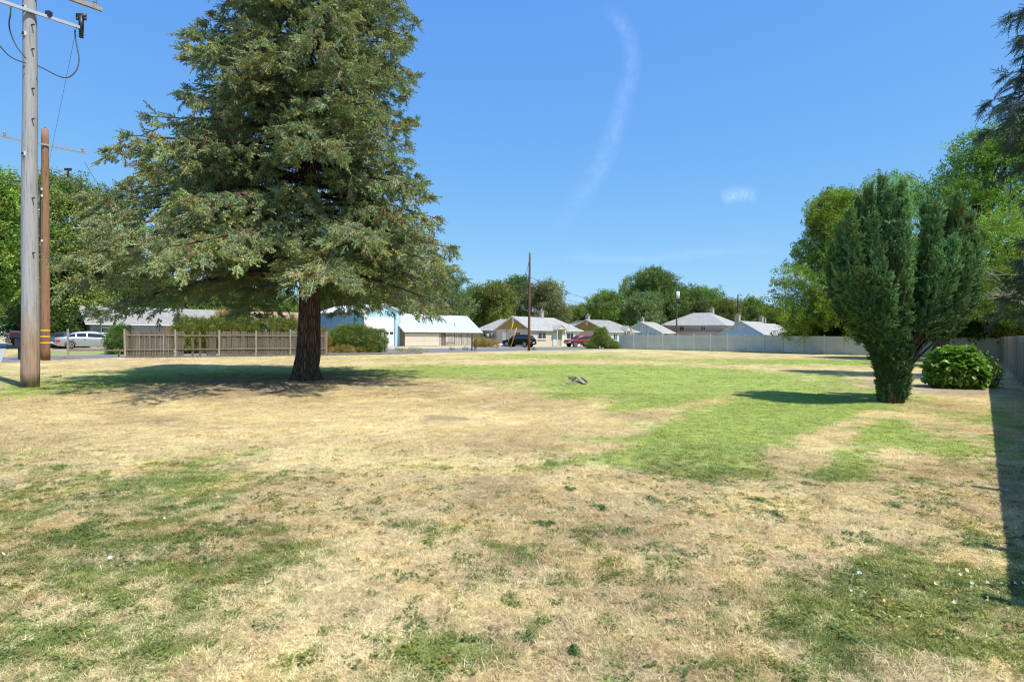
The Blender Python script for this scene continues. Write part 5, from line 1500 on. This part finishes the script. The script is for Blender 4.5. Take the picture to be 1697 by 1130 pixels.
mb = MB(); mb.box((-.5, -2.0, -.3), (5.6, 1.4, .19)); o = mb.build('driveway_rise', DIRT, None, kind='structure', label='slightly raised bare parking strip under the silver sedan'); o.location = (p.x, p.y, 0); o.rotation_euler = (0, 0, math.atan2(.66, .75))
p = at(84, 53)
vehicle('parked_car', 'dark blue car mostly hidden behind the brown pole and silver sedan', (p.x, p.y, .1), radians(100), 4.5, 1.75, SEDAN, paintm('navy_paint', (.05, .09, .16)), .32, (.9, 3.5))
p = at(884, 75.5)
vehicle('parked_car', 'black suv parked half behind the slim brown pole', (p.x, p.y, .0), radians(148), 4.5, 1.85, SUV, plain('black_paint', (.008, .008, .008), .5, 0, .12), .37, (.85, 3.6))
p = at(983, 81.5)
vehicle('parked_car', 'dusty red off-roader with grey bumper between duplex and bush', (p.x, p.y, .0), radians(207), 4.5, 1.8, PICK, plain('red_paint', (.20, .03, .03), .45, 0, .3), .39, (.85, 3.6), two_tone=plain('grey_bumper', (.35, .38, .42), .5))
p = at(14, 62)
vehicle('parked_car', 'maroon car down the street just above the black mailbox', (p.x, p.y, .0), radians(60), 4.6, 1.8, SEDAN, paintm('maroon_paint', (.25, .03, .06)), .33, (.9, 3.6))

# litter: needles and dead leaves under the fir and thinly over the turf; weeds at the foot of the vinyl fence
LITM = leafmat('dead_leaf', (1, 1, 1), .1, .8, .2, (1.1, 1, .8), .15)
def litter_src(seed):
    R = random.Random(seed); mb = MB()
    for _ in range(9):
        c = Vector((R.uniform(-.15, .15), R.uniform(-.15, .15), R.uniform(.01, .035))); a = R.uniform(0, 6.28); l = R.uniform(.012, .035)
        d = Vector((cos(a), sin(a), R.uniform(-.3, .3))) * l; s_ = Vector((-sin(a), cos(a), R.uniform(-.5, .5))) * l * .35
        mb.quad([c - d, c + s_, c + d, c - s_])
    return source('litter_%d' % seed, mb, LITM)
lit = [litter_src(i) for i in range(4)]
r = rng(88); n1_ = 5200; n2_ = 1500
x1 = r.normal(-7.8, 4.2, n1_); y1 = r.normal(20, 3.6, n1_)
x2, y2, _r = lot_points(n2_, 2, 13, 89)
x = np.concatenate([x1, x2]); y = np.concatenate([y1, y2]); ok = inside_lot(x, y) & (y > 2); x, y = x[ok], y[ok]; N = len(x)
scatter('fallen_leaves', np.stack([x, y, np.zeros(N)], 1), np.stack([np.zeros(N), np.zeros(N), r.uniform(0, 6.28, N)], 1), r.uniform(.6, 1.2, N) * np.where(y < 13, .40, 1.0), lerp3((.13, .09, .06), (.42, .32, .20), r.uniform(0, 1, N)), r.randint(0, 4, N), lit, label='dead leaves and fir litter strewn over the turf', kind='stuff')
u = r.uniform(0, 36.6, 900); off_ = np.abs(r.normal(0, .16, 900)) + .1
px_ = CORNER.x - .767 * u - .641 * off_; py_ = CORNER.y + .641 * u - .767 * off_
scatter('fence_weeds', np.stack([px_, py_, np.zeros(900)], 1), np.stack([np.zeros(900), np.zeros(900), r.uniform(0, 6.28, 900)], 1), r.uniform(1.5, 4.5, 900), lerp3((.16, .19, .06), (.45, .40, .2), r.uniform(0, 1, 900)), r.randint(0, 5, 900), grn_src, label='grass and weeds along the foot of the vinyl fence', kind='stuff')

# ------------------------------------------------------------------ yew, bushes, hedges
YEWM = leafmat('yew_needles', (.115, .215, .075), .10, .45, .35, (1.25, 1.12, .8), .4)
yew_src = [source('yew_spray_%d' % i, needle_spray(560 + i, .17, 5, 34, .024, .011, -.3, .8), YEWM) for i in range(5)]
YBARK = bark('yew_bark', (.26, .19, .13), (.15, .10, .07), 8)
def yew():
    b = G(1477, 667); Yb = b.y
    t = thing('yew_tree', 'dark green fluted yew widening upward from a narrow foot into two lobes', 'tree', b)
    R = random.Random(21); r = rng(21)
    P = []; DR = []; SC = []; CV = []; br = MB(); sg = MB()
    def column(tip_px, tip_py, dy, fol0, rad, root=(0, 0), bulge=0.0, seed=0, dens=1.0, spread=(.75, 3.3)):
        tip = D(tip_px, tip_py, Yb + dy) - b
        p0 = Vector((root[0], root[1], 0)); n = 14; pts = []
        for i in range(n + 1):
            u = i / n; out = float(sstep(*spread, tip.z * u ** 1.15) / sstep(*spread, tip.z)) * .95 + .05 * u
            side = Vector((tip.x, tip.y, 0)) * out + Vector((bulge * sin(pi * u), 0, 0))
            pts.append(p0 * (1 - u) + side + Vector((0, 0, tip.z * u ** 1.15)))
        br.tube(pts, [.055 * (1 - .85 * i / n) + .006 for i in range(n + 1)], 6, cap=False, wob=.1, seed=seed)
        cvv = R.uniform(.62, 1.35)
        m_ = int(950 * dens * (1 - fol0) * tip.z / 5 * (rad / .3) ** 1.3)
        for _ in range(m_):
            u = fol0 + (1 - fol0) * R.random() ** .85
            i = min(int(u * n), n - 1); c = pts[i].lerp(pts[i + 1], u * n - i)
            d = (pts[i + 1] - pts[i]).normalized()
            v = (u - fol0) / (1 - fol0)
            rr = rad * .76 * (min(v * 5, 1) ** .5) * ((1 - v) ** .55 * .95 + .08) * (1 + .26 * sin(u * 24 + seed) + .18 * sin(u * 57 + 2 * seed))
            a = R.uniform(0, 6.28); q = rr * R.uniform(.55, 1.08) * (1 + .28 * sin(3 * a + u * 17 + seed) + .15 * sin(7 * a + u * 40))
            o_ = Vector((cos(a), sin(a), 0)); o_ = (o_ - d * o_.dot(d)).normalized()
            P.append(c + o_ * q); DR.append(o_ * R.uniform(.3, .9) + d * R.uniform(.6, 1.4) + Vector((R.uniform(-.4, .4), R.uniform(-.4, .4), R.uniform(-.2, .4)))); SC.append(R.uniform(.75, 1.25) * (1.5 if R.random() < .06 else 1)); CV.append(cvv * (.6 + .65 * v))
    k = 0
    # left lobe: dense, clothed from low down
    for tx, ty, dy, f0, rd in ((1462, 298, .3, .30, .25), (1440, 318, -.2, .3, .27), (1424, 330, .4, .3, .27), (1410, 352, -.3, .30, .30), (1396, 372, .1, .32, .30), (1384, 410, -.2, .34, .30), (1392, 452, -.7, .34, .32), (1420, 395, -.9, .28, .32),
                               (1448, 362, -.9, .26, .31), (1476, 318, -.3, .28, .26), (1494, 308, .1, .3, .24), (1500, 335, -.5, .28, .27), (1486, 372, -1.1, .24, .31), (1458, 420, -1.4, .22, .33), (1428, 450, -1.3, .24, .33), (1490, 420, -1.2, .22, .31),
                               (1412, 470, -.9, .36, .30), (1499, 374, -.2, .26, .24), (1470, 470, -1.5, .2, .33), (1500, 470, -1.2, .2, .28), (1440, 500, -1.3, .26, .32), (1430, 500, -1.0, .4, .28), (1430, 360, .9, .35, .32), (1470, 350, .9, .35, .32), (1480, 400, .2, .3, .4), (1440, 420, .0, .3, .4), (1460, 460, -.4, .25, .4),
                               (1395, 430, -.1, .38, .30), (1505, 520, -1.0, .2, .24), (1464, 530, -1.2, .2, .30)):
        column(tx, ty, dy, f0, rd, (R.uniform(-.14, .1), R.uniform(-.14, .14)), R.uniform(-.12, .02), k); k += 1
    # right lobe: open inside with bare stems, foliage towards the outside and top
    for tx, ty, dy, f0, rd in ((1537, 335, .2, .50, .24), (1552, 345, -.3, .48, .26), (1536, 364, -.2, .50, .22), (1570, 350, .2, .5, .25), (1588, 328, -.1, .52, .25), (1602, 350, .3, .54, .26), (1614, 392, 0, .55, .26), (1618, 440, .1, .56, .26), (1600, 410, -.7, .52, .28),
                               (1578, 400, -.8, .50, .28), (1552, 410, -.8, .5, .26), (1540, 440, -.5, .52, .22), (1612, 482, .1, .62, .24), (1590, 470, -.6, .58, .24), (1604, 520, .0, .70, .20), (1560, 380, .8, .5, .3), (1590, 390, .8, .5, .3), (1568, 450, -.5, .6, .24), (1580, 520, -.3, .74, .18), (1545, 480, -.4, .66, .18)):
        column(tx, ty, dy, f0, rd, (R.uniform(-.02, .22), R.uniform(-.12, .12)), R.uniform(-.05, .10), 100 + k, spread=(.2, 3.6)); k += 1
    # short foliage sleeve round the foot
    for _ in range(1500):
        z = R.uniform(.04, 1.5); a = R.uniform(0, 6.28); q = (.29 + .10 * (z / 1.5) + .05 * sin(4 * a)) * R.uniform(.75, 1.05)
        if z < .25: q *= .75 + z
        P.append(Vector((cos(a) * q + .02, sin(a) * q, z))); DR.append(Vector((cos(a), sin(a), R.uniform(.3, 1.5)))); SC.append(R.uniform(.6, 1.0)); CV.append(R.uniform(.6, 1.0))
    br.build('stems', YBARK, t, True, kind='stuff')
    tm = MB(); tm.tube([(0, 0, -.05), (0, 0, .3), (.02, 0, .9)], [.30, .27, .20], 14, wob=.12); tm.build('trunk', YBARK, t, True)
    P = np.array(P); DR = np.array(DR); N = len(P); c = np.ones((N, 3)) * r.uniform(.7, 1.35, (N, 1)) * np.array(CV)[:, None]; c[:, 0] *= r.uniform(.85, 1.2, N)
    c = np.where((r.uniform(0, 1, N) < .02)[:, None], np.array([[1.7, .85, .8]]), c)
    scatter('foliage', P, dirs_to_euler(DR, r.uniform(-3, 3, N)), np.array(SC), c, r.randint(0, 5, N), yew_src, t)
    print('yew', N)
yew()

# big-leaved bush
LILAC = leafmat('big_leaf', (.13, .21, .05), .25, .35, .2, (1.15, 1.08, .7), .5)
def big_leaf(seed):
    R = random.Random(seed); mb = MB()
    for i in range(5):
        c = Vector((R.uniform(0, .12), R.uniform(-.1, .1), R.uniform(-.06, .06))); az = R.uniform(-1.3, 1.3); pt = R.uniform(-1.0, -.1)
        d = Vector((cos(az) * cos(pt), sin(az) * cos(pt), sin(pt))); s = d.cross(Vector((R.uniform(-.3, .3), R.uniform(-.3, .3), 1))).normalized(); nrm = s.cross(d).normalized(); l = R.uniform(.11, .17)
        o = [c, c + d * l * .12 + s * l * .38, c + d * l * .55 + s * l * .36, c + d * l * 1.05 - nrm * .02, c + d * l * .55 - s * l * .36, c + d * l * .12 - s * l * .38]
        m0 = c + d * l * .3 - nrm * .018; m1 = c + d * l * .7 - nrm * .014
        mb.quad([o[0], o[1], m0]); mb.quad([o[1], o[2], m1, m0]); mb.quad([o[2], o[3], m1]); mb.quad([o[3], o[4], m1]); mb.quad([o[4], o[5], m0, m1]); mb.quad([o[5], o[0], m0])
    return mb
big_src = [source('big_leaf_%d' % i, big_leaf(660 + i), LILAC) for i in range(5)]
shr_src = [source('shrub_spray_%d' % i, leaf_spray(680 + i, 22, .32, .065, .55), leafmat('shrub_leaf', (.12, .18, .045), .22, .4, .25, (1.2, 1.05, .6), .45) if i == 0 else bpy.data.materials['shrub_leaf']) for i in range(5)]

def mound(name, label, base, items, n, src, seed, col=(1, 1, 1), sc=(.8, 1.2), cat='bush', down=.5, stems=12, ang=0.0, twigm=None):
    """items: ellipsoids (x, y, z, rx, ry, rz) in the bush's own frame; leaves fill their shells"""
    t = thing(name, label, cat, base, ang); r = rng(seed); R = random.Random(seed)
    sm = MB()
    for i in range(stems):
        it = items[i % len(items)]; a = R.uniform(0, 6.28)
        x0 = it[0] + R.uniform(-.3, .3) * it[3]; y0 = it[1] + R.uniform(-.3, .3) * it[4]
        sm.tube([(x0, y0, 0), (x0 * .95 + it[3] * .3 * cos(a), y0 + it[4] * .3 * sin(a), it[2]), (it[0] + it[3] * .8 * cos(a), it[1] + it[4] * .8 * sin(a), it[2] + it[5] * .5)], [.03, .02, .006], 5, cap=False)
    sm.build('stems', twigm or TBARK, t, kind='stuff')
    vol = np.array([it[3] * it[5] + it[4] * it[5] for it in items]); vol = vol / vol.sum()
    P = []; DR = []
    for it, f in zip(items, vol):
        m_ = int(n * f); d = r.normal(0, 1, (m_, 3)); d /= np.linalg.norm(d, axis=1, keepdims=True)
        q = r.uniform(.45, 1.0, (m_, 1)) ** .4 * (1 + .10 * np.sin(d[:, :1] * 7 + it[0] * 3) + .08 * np.sin(d[:, 2:] * 9 + it[1] * 5))
        P.append(np.array(it[:3])[None, :] + d * q * np.array(it[3:6])[None, :]); DR.append(d + r.normal(0, .4, (m_, 3)) + np.array([0, 0, -down * .4]))
    P = np.concatenate(P); DR = np.concatenate(DR); k = P[:, 2] > .03; P = P[k]; DR = DR[k]; N = len(P)
    c = np.ones((N, 3)) * np.array(col) * r.uniform(.7, 1.35, (N, 1)); c[:, 0] *= r.uniform(.85, 1.4, N)
    scatter('leaves', P, dirs_to_euler(DR, r.uniform(-.6, .6, N) if down > .6 else r.uniform(-3, 3, N)), r.uniform(*sc, N), c, r.randint(0, len(src), N), src, t)
    return t
B = G(1600, 645)
mound('lilac_bush', 'rounded bush of large glossy drooping leaves in front of the board fence', B + Vector((0, .6, 0)), [(.08, 0, .70, .74, .7, .66), (.45, .1, .74, .58, .6, .60), (-.32, -.1, .5, .46, .5, .42), (.2, -.3, .5, .66, .5, .42)], 2100, big_src, 31, (1.0, 1.2, .85), (.9, 1.25), down=1.2)
mound('dark_bush', 'dark shaded shrub squeezed between the large leaved bush and fence', B + Vector((1.25, 1.1, 0)), [(0, 0, .5, .45, .5, .5)], 500, shr_src, 32, (.6, .75, .6))
# trimmed shrub at the end of the picket fence
B = (G(543, 585) + G(634, 584)) / 2
mound('hedge_shrub', 'broad dense green shrub at the right end of the picket fence', B + Vector((0, 1.0, 0)), [(-1.5, -.1, 1.05, 1.1, 1.0, 1.0), (0, 0, 1.15, 1.3, 1.1, 1.05), (1.4, .3, 1.0, 1.1, 1.0, .95), (-.6, .4, 1.3, 1.2, 1.0, 1.0), (.9, -.3, .8, 1.0, .9, .8), (-2.0, .2, .9, .8, .8, .8)], 6500, shr_src, 33, (1, 1.05, .85), (1.0, 1.5), ang=.45)
mound('dead_brush', 'orange brown dead leaves along the foot of the broad shrub', B + Vector((0, -.25, 0)), [(-1.1, -.1, .2, 1.0, .5, .35), (.6, .2, .15, 1.1, .5, .28)], 700, shr_src, 34, (2.5, 1.45, 1.7), (.8, 1.2), cat='dead brush', ang=.45)
# hedge behind the picket fence
a = at(292, 44); b = at(492, 50); d_ = b - a; ln = d_.length; ag = math.atan2(d_.y, d_.x)
R = random.Random(9)
mound('hedge', 'long yellow-green hedge rising behind the picket fence', a, [(ln * (i + .5) / 9, R.uniform(-.3, .3), 1.4 + R.uniform(-.1, .15), ln / 15, .9, 1.38 + R.uniform(-.15, .2)) for i in range(9)], 8500, shr_src, 35, (1.25, 1.1, .75), (1.0, 1.5), cat='hedge', ang=ag)
mound('conifer_shrub', 'small dark shrub beside the silver sedan and first fence post', at(197, 42), [(0, 0, .9, .75, .7, 1.0), (.2, 0, 1.4, .5, .5, .6)], 1100, shr_src, 36, (.7, 1.0, .6), (.9, 1.3))
mound('flowering_shrub', 'round shrub with pinkish faded flowers above the picket fence', at(378, 56), [(0, 0, 2.0, 1.0, 1.0, 1.5)], 1300, shr_src, 37, (.9, 1.0, .8), (1.1, 1.6))
mound('faded_blossom', 'pinkish brown faded blossom on top of the round shrub', at(369, 55.4), [(0, 0, 3.4, .5, .5, .35)], 150, shr_src, 38, (3.2, 1.5, 2.6), (.9, 1.3), cat='blossom')
mound('climbing_shrub', 'thin shrub with red leaves between fir trunk and broad shrub', at(535, 45.5), [(0, 0, 1.0, .45, .4, .9)], 450, shr_src, 39, (1.8, .9, .8), (.8, 1.2))
# bush before the second duplex
mound('leafy_bush', 'big sprawling green bush at the left end of the vinyl fence', at(996, 72), [(-.1, 0, 1.35, .75, .9, 1.0), (-1.15, -.1, .5, .75, .8, .52), (.8, -.2, .75, .62, .8, .75), (1.5, 0, .45, .6, .8, .48), (-.35, 0, 2.05, .48, .6, .5), (.35, .1, 2.15, .42, .6, .45), (-.75, 0, 1.1, .5, .7, .5), (2.0, .1, .35, .4, .6, .4)], 6500, shr_src, 40, (1.25, 1.35, .85), (.6, .95))
# dry brush, sapling and posts by the lane
mound('dry_brush', 'dry brown brush heap by the lane in front of the duplex', at(803, 74), [(-.6, 0, .5, .9, .7, .55), (.6, 0, .35, 1.2, .7, .42)], 1100, shr_src, 41, (2.6, 1.45, 1.9), (.8, 1.3), cat='brush', stems=40)
t = mound('sapling', 'thin reddish sapling beside the dark lane post', at(788.5, 60.5), [(0, 0, 1.15, .35, .35, .45)], 130, shr_src, 42, (1.8, 1.1, 1.0), (.6, .9), cat='sapling', stems=5)
def lone_post(px, base_py, top_py, w, label, mat, Y=None):
    p = G(px, base_py) if Y is None else at(px, Y); hgt = D(px, top_py, p.y).z
    mb = MB(); mb.box((-w / 2, -w / 2, 0), (w / 2, w / 2, hgt)); mb.box((-w / 2 - .01, -w / 2 - .01, hgt), (w / 2 + .01, w / 2 + .01, hgt + .03))
    o = mb.build('wooden_post', mat, None, label=label, cat='post'); o.location = p
lone_post(782, 581, 553, .13, 'dark upright post by the lane left of the duplex', simple('dark_post', (.06, .05, .045)))
lone_post(634, 584, 551, .2, 'leaning grey wooden post in front of the workshop door', POSTWOOD)
for i, (px, py, rr) in enumerate(((660, 581, .25), (749, 580, .18), (771, 580, .22), (884, 580, .16))):
    p = G(px, py); mound('weed_tuft', ('weed tuft at the lane edge before the workshop', 'small dark weed at the lane edge before the shed', 'low weed at the lane edge beside the dark post', 'small weed right of the slim pole foot')[i], p, [(0, 0, rr * .6, rr, rr, rr * .7)], 60, shr_src, 50 + i, (.9, .9, .7), (.4, .7), cat='weed', stems=3)
mound('lane_scrub', 'low yellow scrub along the lane edge before the cream door', G(684, 583), [(0, 0, .12, 1.4, .5, .2)], 260, shr_src, 60, (2.6, 1.9, 1.6), (.5, .8), cat='scrub', stems=6)
# pale tarpaulin heap
mb = MB(); p = at(832, 78)
V = [(-1.3, -.5, 0), (-.3, -.8, .02), (1.3, -.6, 0), (1.5, .5, .05), (.2, .3, .48), (-.5, .1, .40), (-1.2, .6, .02)]
mb.quad([V[0], V[1], V[5]]); mb.quad([V[1], V[4], V[5]]); mb.quad([V[1], V[2], V[4]]); mb.quad([V[2], V[3], V[4]]); mb.quad([V[0], V[5], V[6]]); mb.quad([V[5], V[4], V[3], V[6]])
o = mb.build('tarpaulin', plain('tarp', (.72, .74, .72), .7), None, label='pale crumpled tarpaulin on the ground left of the black suv', cat='tarpaulin'); o.location = p

# loose boards in the middle of the turf
BLE = simple('bleached_board', (.36, .31, .26), (.22, .185, .155), 9, .9, bmp=.5, stretch=(.4, 3, 3))
def board(label, a, b, w, th, za, zb, mat=BLE):
    A = G(*a); Bp = G(*b); A.z = za; Bp.z = zb; mb = MB(); mb.beam((0, 0, 0), Bp - A, w, th)
    o = mb.build('loose_board', mat, None, label=label, cat='board', group='loose bleached boards lying in the middle of the turf'); o.location = A
board('short pale board lying flat at the front of the loose pile', (939, 637.3), (956, 637.3), .20, .04, .05, .06)
board('dark ended beam at the back left of the loose board pile', (942, 629.5), (955, 630), .10, .10, .08, .09)
board('pale plank leaning diagonally over the loose board pile', (956.5, 631.0), (969, 637.5), .13, .04, .14, .04)
board('small charred board at the right rear of the loose pile', (964, 631), (971, 635), .10, .05, .09, .05, simple('charred', (.05, .04, .035)))
board('thin broken stick crossing under the diagonal plank', (949, 634), (953, 631), .05, .05, .10, .12, simple('dark_stick', (.12, .09, .07)))

# mailbox
p = G(32, 596)
t = thing('mailbox', 'black mailbox on a thin post beside the grey utility pole', 'mailbox', p)
MBX = plain('mailbox_black', (.03, .03, .035), .4)
mb = MB(); zt, zb = D(30, 549, p.y).z, D(30, 560, p.y).z; w = (38 - 19) / FPX * p.y
mb2 = MB(); hh = zt - zb; n0 = len(mb2.v)
prof_ = [(-.20, zb), (.20, zb), (.22, zt - hh * .4), (.14, zt - .03), (0, zt), (-.14, zt - .03), (-.22, zt - hh * .4)]
for x in (-w * .62, w * .42):
    s_ = 1.0 if x > 0 else .86
    mb2.v += [(x, y * s_, zb + (z - zb) * 1.0 + (0 if x > 0 else .06)) for y, z in prof_]
for j in range(7): mb2.f.append((j, (j + 1) % 7, 7 + (j + 1) % 7, 7 + j)); mb2.m.append(0)
mb2.f.append(tuple(range(7))[::-1]); mb2.m.append(0); mb2.f.append(tuple(range(7, 14))); mb2.m.append(0)
mb2.build('box', MBX, t)
m_ = MB(); m_.box((-.05, -.04, 0), (.05, .04, D(32, 576, p.y).z)); m_.build('post', DARKST, t)
m_ = MB(); m_.box((-.16, -.14, D(32, 575, p.y).z), (.18, .14, zb)); m_.build('holder', MBX, t)
m_ = MB(); m_.box((-w * .5, -.24, zt - .06), (w * .4, -.222, zt - .02)); m_.build('flag', plain('red_flag', (.55, .03, .06), .4), t)

# faint vapour trail and a scrap of cloud, high above the lot
def vapour(name, pts, width, alt, label, dens, seed):
    m, nt, b = new_mat(name); nt.nodes.remove(b)
    tr = nt.nodes.new('ShaderNodeBsdfTransparent'); di = nt.nodes.new('ShaderNodeBsdfTranslucent'); di.inputs[0].default_value = (.95, .97, 1, 1)
    uv = nt.nodes.new('ShaderNodeUVMap'); sp = nt.nodes.new('ShaderNodeSeparateXYZ'); nt.links.new(uv.outputs[0], sp.inputs[0])
    edge = ramp(nt, sp.outputs['X'], [(0, (0, 0, 0)), (.45, (1, 1, 1)), (.6, (1, 1, 1)), (1, (0, 0, 0))]); ends = ramp(nt, sp.outputs['Y'], [(0, (0, 0, 0)), (.12, (1, 1, 1)), (.7, (1, 1, 1)), (1, (0, 0, 0))])
    mpv = nt.nodes.new('ShaderNodeMapping'); mpv.inputs['Scale'].default_value = (1.3, len(pts) * .25, 1); nt.links.new(uv.outputs[0], mpv.inputs[0]); n = noise(nt, mpv.outputs[0], 1.6, 7, .7, .8); nr = ramp(nt, n, [(.25, (0, 0, 0)), (.85, (1, 1, 1))])
    f = mixc(nt, 1, mixc(nt, 1, edge, ends, 'MULTIPLY'), nr, 'MULTIPLY'); f = mixc(nt, 1, f, (dens,) * 3, 'MULTIPLY')
    ms = nt.nodes.new('ShaderNodeMixShader'); nt.links.new(f, ms.inputs[0]); nt.links.new(tr.outputs[0], ms.inputs[1]); nt.links.new(di.outputs[0], ms.inputs[2])
    nt.links.new(ms.outputs[0], nt.nodes['Material Output'].inputs['Surface'])
    W3 = []
    for (x, y) in pts:
        d = ray(x, y); W3.append(d * (alt / d.z) + Vector((0, 0, CAMH)))
    mb = MB(); uvs = []
    n_ = len(pts); L_ = []; Rr = []
    for i in range(n_):
        a = pts[max(i - 1, 0)]; c = pts[min(i + 1, n_ - 1)]; tx, ty = c[0] - a[0], c[1] - a[1]; l = math.hypot(tx, ty); nx, ny = -ty / l, tx / l; w = width[i]
        for arr, s in ((L_, -1), (Rr, 1)):
            d = ray(pts[i][0] + nx * w * s, pts[i][1] + ny * w * s); arr.append(d * (alt / d.z) + Vector((0, 0, CAMH)))
    for i in range(n_ - 1):
        mb.quad([L_[i], Rr[i], Rr[i + 1], L_[i + 1]]); uvs += [(0, i / (n_ - 1)), (1, i / (n_ - 1)), (1, (i + 1) / (n_ - 1)), (0, (i + 1) / (n_ - 1))]
    me = mb.mesh(name, m); ul = me.uv_layers.new(name='UVMap')
    for k, u in enumerate(uvs): ul.data[k].uv = u
    o = bpy.data.objects.new(name, me); ROOT.objects.link(o); tag(o, label, None, None, 'stuff')
    o.visible_shadow = True
def curve_pts(P, n=8):
    out = []
    for i in range(len(P) - 1):
        p0, p1, p2, p3 = P[max(i - 1, 0)], P[i], P[i + 1], P[min(i + 2, len(P) - 1)]
        for k in range(n):
            u = k / n; out.append(tuple(.5 * (2 * b + (c - a) * u + (2 * a - 5 * b + 4 * c - d) * u * u + (3 * b - a - 3 * c + d) * u ** 3) for a, b, c, d in zip(p0, p1, p2, p3)))
    return out + [P[-1]]
cp = curve_pts([(1000, 10), (1035, 45), (1047, 100), (1030, 180), (1003, 260), (960, 330), (915, 385)])
vapour('vapour_cloud', cp, [16 + 8 * i / len(cp) for i in range(len(cp))], 3000, 'faint curved vapour trail in the blue sky', .085, 1)
cp = curve_pts([(1195, 330), (1215, 322), (1235, 322), (1258, 328)])
vapour('small_cloud', cp, [16] * len(cp), 2500, 'tiny white wisp of cloud above the hipped house', .2, 2)
cp = curve_pts([(930, 425), (1060, 428), (1180, 418), (1300, 412)])
vapour('thin_cloud', cp, [12] * len(cp), 2500, 'thin streak of cloud low over the rooftops', .06, 3)
